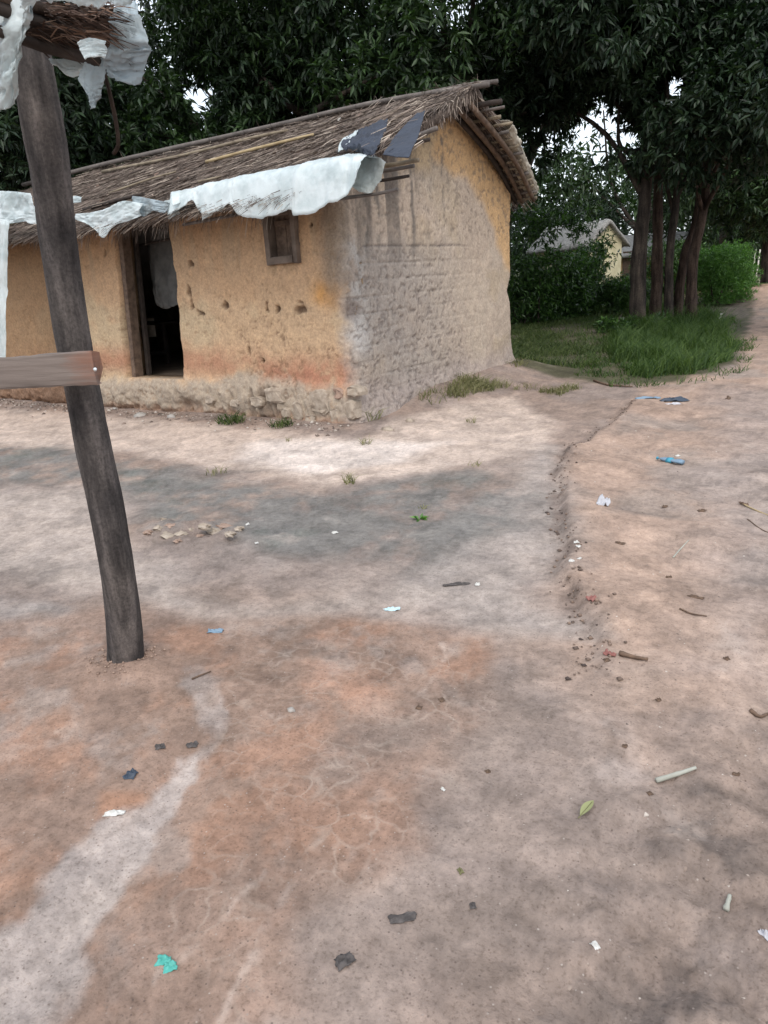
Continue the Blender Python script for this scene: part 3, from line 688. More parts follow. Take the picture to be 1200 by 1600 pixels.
# ragged ends past the gable and bristles along the ridge
nr_ = 1500; y = 6.0+(RIDGE_Y-6.0)*rng.random(nr_)**.7; x = -4.30+.32*smooth(5.9, 7.5, y)-.25*rng.random(nr_)
P = np.stack([x, y, roof_u(y)+.05+.07*rng.random(nr_)], -1); D = np.stack([.25+rng.normal(size=nr_)*.3, -.8+0*x, -.55+rng.normal(size=nr_)*.2], -1); D /= np.linalg.norm(D, axis=1)[:, None]
V3, F3 = strands(P, D, .06+.20*rng.random(nr_), .003+.004*rng.random(nr_), .35, rng)
nq = 3600; x = XL+2+(XR-.15-XL-2)*rng.random(nq); P = np.stack([x, RIDGE_Y+.1*rng.normal(size=nq)*.6, 3.255+.03*rng.random(nq)+0*x], -1)
D = rng.normal(size=(nq, 3))*[.9, .9, .32]+[0, 0, .18]; D /= np.linalg.norm(D, axis=1)[:, None]
V4, F4 = strands(P, D, .05+.16*rng.random(nq)**2, .003+.004*rng.random(nq), .2, rng)
# back slope overhang, ragged underside
nb_ = 1500; y = RIDGE_Y+(9.50-RIDGE_Y)*rng.random(nb_); x = -3.90-.28*smooth(RIDGE_Y, 9.5, y)-.08-.5*rng.random(nb_)**1.5
P = np.stack([x, y, roof_u(y)+.02-.03*rng.random(nb_)], -1); D = np.stack([rng.normal(size=nb_)*.4+.15, .9+0*x, -.5+rng.normal(size=nb_)*.1], -1); D /= np.linalg.norm(D, axis=1)[:, None]
V5, F5 = strands(P, D, .08+.22*rng.random(nb_), .005+.005*rng.random(nb_), .15, rng)
acc = []; off = 0; FF = []
for v, f in ((V1, F1), (V2, F2), (V3, F3), (V4, F4), (V5, F5)): acc.append(v); FF.append(f+off); off += len(v)
child('thatch', np.vstack(acc), np.vstack(FF), M_STRAW, hut, smooth_=False, kind='stuff')
# dead leaves and flecks fallen on the roof
nl = 200; y = 5.4+2.2*rng.random(nl); x = -10.5+6*rng.random(nl); P = np.stack([x, y, roof_u(y)+.15], -1)
a = rng.random(nl)*2*pi; D = np.stack([np.cos(a), np.sin(a), .425*np.sin(a)+rng.normal(size=nl)*.2], -1)
V, F = strands(P, D, .02+.045*rng.random(nl), .012+.014*rng.random(nl), 0, rng)
M_DEAD = straw_mat('dead_leaf', [(0, (.10, .065, .05)), (.6, (.21, .14, .11)), (.9, (.42, .33, .27)), (1, (.6, .58, .53))])
child('dead_leaves', V, F, M_DEAD, hut, smooth_=False, kind='stuff')

RN = np.array([0, -.425, 1.]); RN /= np.linalg.norm(RN); RP = np.array([0, RIDGE_Y, RZ+.145])
def onroof(px, py, lift=0.): return PL(px, py, RP+RN*lift, RN)
def pole(name, pts, r, mat, n=7, k=12, seed=0, par=hut):
    V, F = tube(resample(pts, k), np.linspace(r, r*.8, k), n, seed, .05); return child(name, V, F, mat, par)
yr = RIDGE_Y
pole('ridge_pole', [(-12.7, yr-.06, 3.31), (-10, yr-.1, 3.325), (-7, yr-.07, 3.315), (-5.2, yr-.1, 3.30), (-3.80, yr-.12, 3.22)], .034, M_WOODG, seed=1)
pole('ridge_pole', [(-9.3, yr+.02, 3.29), (-7, yr+.05, 3.33), (-4.4, yr+.02, 3.30), (-3.78, yr+.04, 3.27)], .028, M_WOODG, seed=2)
pole('ridge_pole', [(-5.2, yr-.02, 3.10), (-3.72, yr-.0, 3.07)], .035, M_SOOT, seed=3)
pole('roof_pole', [onroof(322, 253, .03), onroof(400, 232, .04), onroof(490, 210, .03)], .020, M_POLEY, seed=4)
pole('roof_pole', [onroof(160, 268, .03), onroof(270, 246, .03), onroof(400, 214, .04), onroof(450, 204, .02)], .022, M_POLE, seed=5)
pole('roof_pole', [onroof(170, 302, .02), onroof(230, 281, .04), onroof(275, 268, .02)], .014, M_POLE, seed=6)
pole('roof_pole', [onroof(310, 284, .03), onroof(345, 276, .03)], .014, M_POLE, seed=7)
pole('roof_pole', [onroof(130, 328, .0), onroof(190, 311, .03), onroof(225, 303, .02)], .022, M_SOOT, seed=8)
pole('roof_pole', [onroof(528, 237, .03), onroof(560, 231, .05), onroof(585, 232, .04)], .022, M_WOODG, seed=9)
# purlins: run along the roof and stick out beyond the broken front corner
def purlin(y, z, x1, r, mat, x0=-12.7, bend=.0, seed=0):
    pole('purlin', [(x0, y, z), ((x0+x1)/2, y+.02, z-.01), (x1-.6, y, z), (x1, y+bend, z+bend)], r, mat, seed=seed, n=7, k=9)
pa = lambda px, py, y: PY(px, py, y)
for k, (px, py, yq, r, m, bd) in enumerate(((655, 250, 5.62, .022, M_POLE, .0), (648, 259, 5.55, .019, M_WOODG, .0), (622, 298, 5.25, .017, M_WOODG, .01), (640, 275, 5.42, .016, M_SOOT, .0), (684, 206, 6.25, .028, M_WOODG, .03), (672, 218, 6.12, .02, M_SOOT, .0))):
    p = PY(px, py, yq); pole('purlin', [(p[0]-2.6, yq+.02, p[2]-.02), (p[0]-1.2, yq+.01, p[2]+.015), (p[0]-.3, yq, p[2]), (p[0], yq-.01, p[2]+bd)], r, m, seed=20+k)
for k, yq in enumerate(np.linspace(7.88, 9.45, 14)):
    purlin(yq, float(roof_u(yq))-.035, -3.79-.27*(yq-7.7)/1.8+random.Random(k).uniform(-.05, .07), .024 if k % 2 else .020, M_POLE if k % 3 else M_WOODG, x0=-7.5, seed=40+k)
for k, (xx, m) in enumerate(((-4.16, M_WOODD), (-4.25, M_SOOT), (-4.0, M_WOODD), (-6.2, M_SOOT), (-8.0, M_SOOT))):
    pole('rafter', [(xx, 7.55, 3.07), (xx, 8.6, float(roof_u(8.6))-.085), (xx-.10, 9.42, float(roof_u(9.42))-.085)], .032, m, seed=60+k)
for k, xx in enumerate((-4.12, -6.0, -7.9)):
    pole('rafter', [(xx-.25, 7.9, 3.02), (xx-.25, 6.6, float(roof_u(6.6))-.06), (xx-.25, 5.95, float(roof_u(5.95))-.05)], .03, M_SOOT, seed=70+k)
# pale sacking fixed over the rake of the back slope
def cloth(name, row_pts, mat, nu=40, wr=.02, wf=7, seed=0, th=.003, fold=0, ragged=.0, **k):
    """row_pts: list of rows (top to bottom) of control points, lofted with wrinkles"""
    rows = [resample(r, nu) for r in row_pts]; nv = max(12, 8*len(rows)); R = np.array(rows)
    cols = np.array([resample(R[:, i], nv) for i in range(nu)])       # nu x nv x 3
    U, W = np.meshgrid(np.linspace(0, 1, nu), np.linspace(0, 1, nv), indexing='ij')
    du = np.gradient(cols, axis=0); dv = np.gradient(cols, axis=1); N = np.cross(du, dv); N /= np.linalg.norm(N, axis=2)[..., None]+1e-9
    span = np.linalg.norm(cols[-1, 0]-cols[0, 0])+.001
    w = fbm(U*wf*span, W*wf*.35, seed+500, 5, .55)+.9*np.abs(fbm(U*wf*span*1.8+W*2, W*wf*.9, seed+520, 5, .6))+.5*np.abs(fbm(U*wf*span*3.1-W*3, W*wf*1.3+U*2, seed+530, 4, .6))
    cols = cols+N*(w*wr)[..., None]
    if ragged: cols[:, :, 2] += (ragged*W**3*fbm(U*span*9, U*0, seed+540, 4, .65))
    P = cols.reshape(nu, nv, 3); Pb = P-N*th
    V, F = thick_sheet(P, Pb, np.ones((nu-1, nv-1), bool))
    return V, F
e0 = lambda y, dx, dz: (-3.78-.28*(y-7.7)/1.8+dx, y, float(roof_u(y))+dz)
ys = (8.25, 8.5, 8.8, 9.1, 9.42)
V, F = cloth('s', [[e0(y, -.16, -.012) for y in ys], [e0(y, -.04, -.01) for y in ys], [e0(y, .0, .02) for y in ys], [e0(y, -.02, .07) for y in ys], [e0(y, -.3, .11) for y in ys]], M_TARPD, 50, .018, 8, 3)
mk('rake_sheet', V, F, plastic('sacking', (.50, .46, .38), (.28, .25, .20), .8, .1), label='pale dirty sacking wrapped over the right-hand roof edge above the gable', cat='sacking sheet')

# ------------------------------------------------------------------ sheets on the roof and eave
EY = 5.02
ez = float(roof_u(5.22))+.17
bot = [(262, 334), (285, 322), (300, 312), (315, 333), (338, 331), (356, 318), (372, 334), (398, 341), (425, 338), (452, 326), (460, 335), (492, 330), (515, 318), (535, 308), (548, 296), (560, 262)]
top_ = [(270, 322), (300, 308), (330, 296), (360, 288), (400, 280), (440, 270), (480, 260), (510, 252), (530, 244), (545, 246), (565, 242), (590, 246)]
rt = [onroof(a, b, .035) for a, b in top_]
rb = [PY(a, b, EY-.01) for a, b in bot]
re = [np.array([p[0], EY+.06, ez+.035]) for p in resample(rb, 14)]
re2 = [p*.5+q*.5+np.array([0, 0, .035]) for p, q in zip(resample(rt, 14), re)]
V, F = cloth('tarp', [rt, re2, re, rb], M_TARP, 230, .013, 5, 7, ragged=.015)
mk('white_tarp', V, F, M_TARP, label='long white plastic sheet hanging over the hut eave above the window', cat='tarpaulin')
# grey end of sheet, folded under the purlins
gpts_t = [PY(548, 262, 5.30), PY(572, 243, 5.45), PY(602, 250, 5.42)]
gpts_m = [PY(543, 288, 5.24), PY(570, 280, 5.26), PY(596, 272, 5.30)]
gpts_b = [PY(548, 290, 5.22), PY(572, 301, 5.20), PY(588, 288, 5.22)]
V, F = cloth('g', [gpts_t, gpts_m, gpts_b], M_TARPG, 40, .015, 9, 8); mk('grey_sheet', V, F, plastic('grey_plastic_pale', (.50, .54, .53), (.36, .38, .37)), label='small grey plastic sheet folded under the pole ends at the hut corner', cat='plastic sheet')
def roofcloth(rows, mat, seed, lab, cat, wr=.02, lift=.135, nu=50, name='navy_cloth', group=None):
    V, F = cloth('c', [[onroof(a, b, lift) for a, b in r] for r in rows], mat, nu, wr, 9, seed, th=.006); return mk(name, V, F, mat, label=lab, cat=cat, group=group)
roofcloth([[(558, 201), (580, 195), (606, 186)], [(540, 214), (570, 212), (600, 205)], [(534, 230), (562, 228), (590, 232)], [(556, 232), (575, 238), (586, 240)]], M_NAVY, 11, 'crumpled navy blue cloth on the thatch, the left one of two', 'cloth', .03)
roofcloth([[(652, 178), (658, 176), (664, 172)], [(622, 208), (638, 206), (656, 204)], [(604, 232), (622, 230), (648, 226)], [(598, 242), (618, 244), (638, 246)]], M_NAVY, 13, 'smooth triangular navy blue cloth at the broken right end of the thatch', 'cloth', .01)
roofcloth([[(545, 210), (553, 207), (560, 204)], [(530, 225), (541, 221), (553, 214)], [(528, 236), (535, 232), (541, 226)]], M_TARP, 15, 'scrap of white plastic poking out left of the crumpled navy cloth', 'plastic sheet', .012, name='plastic_scrap')
# small flecks of plastic and straw over the navy cloth
nq = 90; P = np.array([onroof(600+random.Random(k).uniform(-12, 70), 150+random.Random(k+999).uniform(0, 75), .13) for k in range(nq)])
D = np.stack([-.15+rng.normal(size=nq)*.2, -1+0*P[:, 0], -.45+rng.normal(size=nq)*.1], -1); D /= np.linalg.norm(D, axis=1)[:, None]
V, F = strands(P, D, .12+.30*rng.random(nq), .004+.004*rng.random(nq), .08, rng); child('loose_straw', V, F, straw_mat('straw_pale', [(0, (.12, .09, .075)), (.5, (.28, .22, .18)), (1, (.5, .43, .35))]), hut, smooth_=False, kind='stuff')
# torn white corner left of the doorway
def hang(rows, y, mat, seed, lab, wr=.015, nu=40, name='white_tarp_scrap', cat='plastic sheet', ragged=.01, dy=0.):
    V, F = cloth('h', [[PY(a, b, y+dy*i) for a, b in r] for i, r in enumerate(rows)], mat, nu, wr, 8, seed, ragged=ragged)
    return mk(name, V, F, mat, label=lab, cat=cat)
hang([[(116, 334), (140, 332), (165, 326), (190, 314), (222, 318)], [(118, 342), (138, 346), (160, 344), (186, 334), (218, 332)], [(119, 343), (146, 356), (160, 372), (180, 352), (219, 338)]], 4.98, M_TARP, 21, 'torn white plastic hanging in a point left of the doorway', .02)
hang([[(205, 306), (222, 308), (240, 312), (262, 316)], [(207, 322), (224, 324), (242, 322), (262, 324)], [(208, 334), (226, 338), (240, 330), (258, 333)]], 5.03, M_TARPD, 27, 'greyish ragged plastic strip on the eave above the doorway', .015)
hang([[(312, 306), (330, 306), (352, 310)], [(312, 322), (330, 326), (348, 322)], [(316, 345), (334, 333), (346, 330)]], 5.08, M_TARP, 22, 'narrow white plastic point at the left end of the eave sheet', .012)
hang([[(258, 314), (268, 312), (278, 314)], [(260, 326), (270, 324), (278, 326)], [(263, 342), (272, 338), (281, 335)]], 5.08, M_TARP, 23, 'little white rag of plastic on the eave just right of the doorway', .012)
hang([[(110, 308), (118, 306), (127, 308)], [(110, 318), (118, 317), (126, 316)]], 5.3, M_TARP, 24, 'tiny white plastic patch on the thatch beside the leaning post', .006, ragged=0)
hang([[(-60, 300), (-20, 298), (20, 299), (46, 302)], [(-60, 330), (-20, 330), (14, 332), (54, 330)], [(-60, 360), (-30, 372), (4, 372), (12, 352), (32, 346), (55, 350)]], 4.9, M_TARP, 25, 'white plastic sheet over the far left end of the eave behind the post', .03, name='white_tarp')
hang([[(-14, 340), (0, 342), (14, 345)], [(-14, 420), (-2, 430), (8, 430)], [(-14, 500), (-2, 500), (10, 500)], [(-14, 600), (0, 600), (9, 600)]], 4.75, M_TARP, 26, 'long narrow strip of pale plastic hanging down at the left picture edge', .02, name='hanging_strip')
V, F = tube(resample([PY(12, 352, 5.0), PY(32, 346, 5.0), PY(58, 343, 5.0)], 6), .012, 6); child('eave_stick', V, F, M_POLE, hut)
# things inside the doorway
hang([[(226, 334), (250, 332), (296, 330)], [(228, 390), (255, 385), (296, 380)], [(236, 440), (260, 440), (298, 436)], [(243, 478), (262, 482), (298, 468)]], 6.15, M_CLOTHG, 31, 'grey cloth hanging inside the dark doorway of the hut', .03, name='hanging_cloth', cat='cloth')
tb = thing('wooden_stool', 'dark wooden table standing inside the hut doorway', 'table', tuple(PY(250, 575, 7.2)*[1, 1, 0]+[0, 0, .4])); tb.name = 'wooden_table'
tx, ty, _ = tb.location
V, F = box((tx, ty, .98), 1.0, .45, .04, .006); child('tabletop', V, F, M_SOOT, tb, smooth_=False)
for sx in (-.44, .44):
    for sy in (-.18, .18):
        V, F = box((tx+sx, ty+sy, .68), .055, .055, .56, .006); child('leg', V, F, M_SOOT, tb, smooth_=False)
V, F = box((tx, ty-.18, .56), .8, .03, .04, .004); child('crossbar', V, F, M_SOOT, tb, smooth_=False)

# ------------------------------------------------------------------ foreground stall: leaning post, plank, roof poles, plastic
PYD = 1.47
stall = thing('wooden_stall', 'rough roadside stall of a leaning dark post with a nailed plank', 'stall', tuple(G(195, 1040)))
cl = [(197, 1090, 64), (196, 1045, 62), (195, 1000, 59), (186, 900, 58), (168, 800, 59), (149, 710, 59), (131, 620, 61), (115, 530, 61), (101, 440, 60), (88, 340, 66), (76, 250, 68), (66, 190, 70), (55, 130, 72), (42, 60, 76), (28, -60, 80)]
P = []; R = []
for px, py, w in cl:
    p = PY(px, py, PYD); P.append(p); dpt = (p-CAM)@(-b_); R.append(w*dpt/F_PX/2*.88)
P = resample(P, 110); R = np.interp(np.linspace(0, 1, 110), np.linspace(0, 1, len(R)), R)
n = 44; V, F = tube(P, R, n, 5, .0)
Vc = V.reshape(110, n, 3); ax = P[:, None, :]; th = np.linspace(0, 2*pi, n, endpoint=False)[None, :]; hh = np.linspace(0, 1, 110)[:, None]
k = 1+.07*fbm(np.cos(th)*1.2+hh*9, np.sin(th)*1.2+hh*7, 601, 5)+.03*np.sin(th*3+hh*4)-.05*np.exp(-((hh-.47-.02*np.sin(th))/.006)**2)+.07*np.exp(-(((hh-.62)/.02)**2+((th-4.2)/.5)**2))
V = (ax+(Vc-ax)*k[..., None]).reshape(-1, 3)
child('post', V, F, M_POST, stall)
# plank, bevelled end, nail
a = PY(156, 574, 1.36); b = PY(-260, 600, 1.02); T = a-b; L = np.linalg.norm(T); T /= L
nrm = np.cross(T, [0, 0, 1.]); nrm /= np.linalg.norm(nrm); q = np.cross(nrm, T)
prof = [(-.013, -.050), (.013, -.050), (.016, -.044), (.0165, -.02), (.016, .0), (.0165, .022), (.015, .044), (.012, .049), (-.012, .049), (-.016, .044), (-.016, .0), (-.016, -.044)]
rgp = np.random.default_rng(6); V = []; F = []; m_ = 90; npf = len(prof); endj = rgp.random(npf)*.028
for i in range(m_):
    u = (i/(m_-1))**.8*L; tw = .05*sin(u*1.7)
    for j, (pn, pq) in enumerate(prof):
        nz = float(vnoise(u*6+j*.9, j*1.3, 15))*.0022+float(vnoise(u*30, j*2.3, 16))*.0012
        uu = max(u, endj[j]) if u < .03 else u
        V.append(a-T*uu+nrm*(pn*(1+nz*8)+pq*tw*.3)+q*(pq*(1+.04*sin(u*3+1))+nz*1.5))
for i in range(m_-1):
    for j in range(npf): F.append([i*npf+j, i*npf+(j+1) % npf, (i+1)*npf+(j+1) % npf, (i+1)*npf+j])
F.append(list(range(npf))[::-1]); F.append([(m_-1)*npf+j for j in range(npf)]); V = np.array(V); 
_n, _l = M_PLANK.node_tree.nodes, M_PLANK.node_tree.links; _b = _n['Principled BSDF']; _old = _b.inputs['Base Color'].links[0].from_socket
_tc = _n.new('ShaderNodeTexCoord'); _vm = _n.new('ShaderNodeVectorMath'); _vm.operation = 'DISTANCE'; _l.new(_tc.outputs['Object'], _vm.inputs[0]); _vm.inputs[1].default_value = tuple(a+q*.03-np.array(stall.location))
_nz = add_noise(_n, _l, 22, 6, objvec(_n, _l, (.4, .4, 2.5))); _ad = _n.new('ShaderNodeMath'); _ad.operation = 'MULTIPLY_ADD'; _l.new(_nz, _ad.inputs[0]); _ad.inputs[1].default_value = .22; _l.new(_vm.outputs['Value'], _ad.inputs[2])
_mr = _n.new('ShaderNodeMapRange'); _mr.inputs['From Min'].default_value = .11; _mr.inputs['From Max'].default_value = .24; _mr.inputs['To Min'].default_value = .85; _mr.inputs['To Max'].default_value = 0; _l.new(_ad.outputs[0], _mr.inputs['Value'])
_l.new(mixc(_n, _l, _mr.outputs[0], _old, (.21, .095, .06)), _b.inputs['Base Color'])   # raw reddish wood at the split end
child('plank', V, F, M_PLANK, stall, smooth_=False)
nn = PY(150, 577, 1.335)
sgn = -1 if nrm@(CAM-nn) < 0 else 1
ring = []
for rr, dd in ((.006, .0), (.006, .003), (.003, .005)):
    for j in range(10): ring.append(nn+sgn*nrm*(dd+.003)+T*rr*cos(2*pi*j/10)+q*rr*sin(2*pi*j/10))
F = [[i*10+j, i*10+(j+1) % 10, (i+1)*10+(j+1) % 10, (i+1)*10+j] for i in range(2) for j in range(10)]+[[20+j for j in range(10)]]
M_NAIL, n_, l_, b0 = mat_base('nail_steel', .3, .6); b0.inputs['Base Color'].default_value = (.62, .68, .70, 1); b0.inputs['Metallic'].default_value = .6
child('nail', ring, F, M_NAIL, stall)
# second post, just off the left side, and a bundle of roof poles tied at the post top
V, F = tube(resample([PY(-150, 1050, 1.25), PY(-190, 700, 1.2), PY(-260, 300, 1.2), PY(-310, -50, 1.2)], 20), .06, 12, 6, .03); child('post', V, F, M_POST, stall)
rr = np.random.default_rng(8)
for k in range(9):
    y0 = 1.22+.035*(k % 4); px1 = 178+rr.uniform(-22, 14); py1 = 22+9*k-8*(k % 2); px0 = -120; py0 = 10+9*k+rr.uniform(-10, 10)
    V, F = tube(resample([PY(px0, py0-70, y0-.25), PY(60, py0-6, y0), PY(px1, py1, y0+.06)], 8), .011+.006*rr.random(), 7, k, .1)
    child('roof_pole', V, F, M_SOOT if k % 3 else M_BARKR, stall)
V, F = tube(resample([PY(95, -40, 1.36), PY(130, 30, 1.34), PY(165, 120, 1.34), PY(185, 215, 1.34), (PY(178, 240, 1.34))], 12), [.006]*12, 6, 3, .1); child('twig', V, F, M_BARKR, stall)
# thatch bundle over poles
nq = 1000; t = rr.random(nq)
P = np.array([PY(30+130*a_, 4+60*b_2+20*a_*0, 1.20+.18*c_) for a_, b_2, c_ in zip(rr.random(nq), rr.random(nq), rr.random(nq))])
D = np.stack([.8+rr.normal(size=nq)*.25, .35+rr.normal(size=nq)*.25, -.12+rr.normal(size=nq)*.2], -1); D /= np.linalg.norm(D, axis=1)[:, None]
V, F = strands(P, D, .05+.07*rr.random(nq), .002+.003*rr.random(nq), .25, rr); child('dry_grass_bundle', V, F, straw_mat('brown_straw', [(0, (.02, .013, .010)), (.6, (.07, .040, .028)), (1, (.19, .12, .085))]), stall, smooth_=False, kind='stuff')
awn = thing('torn_plastic_awning', 'torn white plastic sheeting draped over the stall poles, top left', 'plastic sheet', tuple(PY(60, 60, 1.3)))
def flap(rows, ys_, mat, seed, wr=.012, nu=50):
    V, F = cloth('f', [[PY(a_, b_2, yy+dy_) for (a_, b_2, *r), dy_ in zip(rw, np.linspace(0, .03, len(rw)))] for rw, yy in zip(rows, ys_)], mat, nu, wr, 14, seed, th=.0012, ragged=.01)
    return child('sheet_flap', V, F, mat, awn)
flap([[(-80, -60), (-20, -60), (40, -40), (52, -20)], [(-80, 30), (-20, 40), (30, 30), (44, 24)], [(-80, 110), (-30, 120), (14, 100), (34, 82)], [(-80, 160), (-30, 175), (2, 178), (22, 160)]], (1.14, 1.12, 1.12, 1.12), M_TARP, 41, .02)
flap([[(28, -30), (90, -30), (150, -30), (215, -30)], [(34, 2), (80, -6), (140, -4), (205, 6)], [(30, 16), (80, 4), (130, 2), (186, 14)]], (1.10, 1.12, 1.14), M_TARP, 42, .012)
flap([[(186, -10), (200, -6), (214, 8)], [(168, 22), (195, 30), (226, 44)], [(170, 62), (196, 76), (234, 78)], [(160, 98), (190, 104), (226, 104)], [(166, 110), (196, 126), (218, 133)]], (1.30, 1.26, 1.25, 1.27, 1.28), M_TARPD, 43, .014)
flap([[(76, 92), (100, 92), (136, 94)], [(82, 100), (104, 106), (134, 104)], [(88, 104), (106, 116), (128, 110)]], (1.30, 1.28, 1.28), M_TARP, 44, .005)
flap([[(120, 66), (140, 60), (166, 64)], [(124, 78), (146, 76), (166, 80)], [(132, 90), (150, 88), (164, 92)]], (1.16, 1.16, 1.16), M_TARP, 45, .006)
flap([[(132, 92), (148, 90), (168, 92)], [(122, 122), (140, 124), (162, 126)], [(136, 144), (146, 146), (158, 146)], [(146, 164), (151, 168), (156, 164)]], (1.26, 1.25, 1.25, 1.25), M_TARPD, 46, .008)

# ------------------------------------------------------------------ vegetation
def leaf_faces(P, D, L, W, rng, fold=.25):
    """diamond leaves folded along the midrib: 2 triangles each"""
    n = len(P); up = rng.normal(size=(n, 3))*.5+[0, 0, 1]
    S = np.cross(D, up); S /= np.linalg.norm(S, axis=1)[:, None]+1e-9; N = np.cross(S, D)
    L = (L*np.ones(n))[:, None]; W = (W*np.ones(n))[:, None]
    m = P+D*L*.45+N*0; V = np.stack([P, m-S*W/2+N*W*fold, P+D*L-N*L*.08, m+S*W/2+N*W*fold], 1).reshape(-1, 3)
    k = np.arange(n)[:, None]*4; F = np.concatenate([k+[0, 1, 2], k+[0, 2, 3]]); return V, F
GAPS = []                                     # openings between the boughs (centre, radius)
for px, py, r, dep in ((225, 44, 13, 16), (236, 50, 12, 21), (298, 85, 15, 17), (292, 78, 13, 22), (345, 165, 26, 18), (360, 195, 24, 23), (338, 150, 20, 32), (352, 200, 22, 28), (345, 160, 22, 27), (420, 215, 12, 17), (424, 215, 14, 27), (300, 86, 18, 28), (222, 46, 18, 28), (130, 200, 10, 16), (20, 250, 10, 17), (600, 50, 9, 17), (604, 52, 10, 27), (710, 8, 34, 17), (712, 6, 30, 22), (705, 5, 26, 33), (965, 78, 19, 16), (966, 80, 19, 21), (964, 78, 19, 28), (966, 78, 18, 42),
                       (925, 215, 40, 17), (945, 215, 42, 22), (930, 205, 40, 29), (935, 210, 40, 42), (905, 235, 26, 29), (965, 225, 26, 42), (972, 225, 22, 17), (975, 222, 20, 30), (1035, 160, 24, 16), (1037, 160, 24, 20), (1040, 160, 22, 42), (565, 95, 12, 17), (480, 200, 14, 18), (482, 198, 14, 32), (620, 110, 12, 22)):
    p = GD(px, dep); k = dep; ph = ZD(px, py, dep)
    GAPS.append((np.array([p[0], p[1], ph]), r/F_PX*dep*1.0, dep))
def in_gap(P):
    m = np.zeros(len(P), bool)
    for c, r, dep in GAPS:
        d = P-c; v = np.array([c[0], c[1], 0])/np.hypot(c[0], c[1]); al = d@v; pr = np.sqrt(np.maximum((d**2).sum(1)-al**2, 0)); m |= (pr < r) & (np.abs(al) < 4.5)
    return m
def lumps(c, R, zr, k, rng):
    out = []
    for i in range(k):
        a = rng.random()*2*pi; rr = R*math.sqrt(rng.random())*.75; out.append((np.array([c[0]+cos(a)*rr, c[1]+sin(a)*rr, c[2]+(rng.random()*2-1)*zr*.7]), R*rng.uniform(.30, .48)))
    return out
def crown_leaves(L, n, leaf, rng, droop=.35, per=9, cull=True):
    w = np.array([r**2.2 for c, r in L]); w /= w.sum(); V = []
    cnt = rng.multinomial(n//per, w); Pc = []; Dc = []
    for (c, r), m in zip(L, cnt):
        d = rng.normal(size=(m, 3)); d /= np.linalg.norm(d, axis=1)[:, None]
        rad = r*(.45+.6*rng.random(m)**.6); s = 1+.25*fbm(d[:, 0]*2.5+c[0], d[:, 1]*2.5+d[:, 2]*2+c[1], 701, 3)
        Pc.append(c+d*[1, 1, .8]*(rad*s)[:, None]); Dc.append(d)
    Pc = np.vstack(Pc); Dc = np.vstack(Dc)
    if cull:
        k = ~in_gap(Pc); hv = fbm(Pc[:, 0]*1.1+Pc[:, 2]*.6, Pc[:, 1]*1.1-Pc[:, 2]*.8, 711, 3); k &= rng.random(len(Pc)) < smooth(-.62, -.08, hv)*.9+.1; Pc = Pc[k]; Dc = Dc[k]
    m = len(Pc); P = np.repeat(Pc, per, 0); D = np.repeat(Dc, per, 0)
    D = D*.45+rng.normal(size=D.shape)*.7+[0, 0, -droop]; D /= np.linalg.norm(D, axis=1)[:, None]
    P = P+D*leaf*.12*rng.random((len(P), 1))+rng.normal(size=P.shape)*leaf*.10
    return leaf_faces(P, D, leaf*rng.uniform(.45, 1.35, len(P)), leaf*.30*rng.uniform(.8, 1.2, len(P)), rng)
def tree(label, base, trunk, tr, c, R, zr, k, n, leaf, seed, mat=M_LEAF, bark=M_BARK, cat='tree', group=None, extra=(), cull=True, name='leafy_tree', limbs=5):
    rng = np.random.default_rng(seed); base = np.array([base[0], base[1], gh(base[0], base[1])-.05])
    o = thing(name, label, cat, tuple(base), group)
    L = lumps(c, R, zr, k, rng)+[(np.array(e[:3]), e[3]) for e in extra]
    TP = resample([base]+[np.array(t) for t in trunk], 16)
    rad = np.interp(np.linspace(0, 1, 16), [0, .05, .12, 1], [tr*1.22, tr*1.0, tr*.9, tr*.5])
    parts = [tube(TP, rad, 16, seed, .07)]
    top = TP[-1]
    for i in range(min(limbs, len(L))):
        cc = L[i][0]; s = TP[rng.integers(8, 15)]; mid = s*.5+cc*.5+rng.normal(size=3)*[.3, .3, .2]-[0, 0, .2]
        parts.append(tube(resample([s, mid, cc], 9), np.linspace(tr*.42, tr*.12, 9), 8, seed+i, .06))
    V, F = join(parts); child('trunk', V, F, bark, o)
    V, F = crown_leaves(L, n, leaf, rng, cull=cull)
    child('crown', V, F, mat, o, smooth_=False); return o
def zat(px, py, dep): return ZD(px, py, dep)
g1 = 'dark trees behind the hut'
T = lambda px, dep, z=0.: GD(px, dep, z)
for k, (px, dep, R, z0, zr, n, lab) in enumerate((
        (-60, 17.5, 3.6, 5.2, 2.6, 26000, 'dark leafy tree at the far left, seen left of the post'),
        (120, 16.5, 3.4, 5.4, 3.0, 34000, 'dark leafy tree right behind the stall post'),
        (330, 17.5, 3.6, 5.6, 3.0, 36000, 'dark tree behind the left half of the thatch, sky speckled through it'),
        (520, 17.0, 3.4, 5.8, 3.0, 34000, 'dark dense tree behind the middle of the ridge'),
        (690, 16.5, 3.0, 6.2, 2.6, 26000, 'dark tree behind the right end of the ridge, lit sky above it'),
        (770, 17.5, 3.4, 5.6, 2.4, 30000, 'black-shadowed tree over the gap between hut and trunk cluster'))):
    b = T(px, dep); tree(lab, b, [b+[.1, .1, 1.5], b+[.2*(-1)**k, .1, 3.2], b+[0, 0, 5.0]], .24, (b[0], b[1], z0), R, zr, 16, n, .21, 800+k, M_LEAF if k % 2 else M_LEAF2, group=g1)
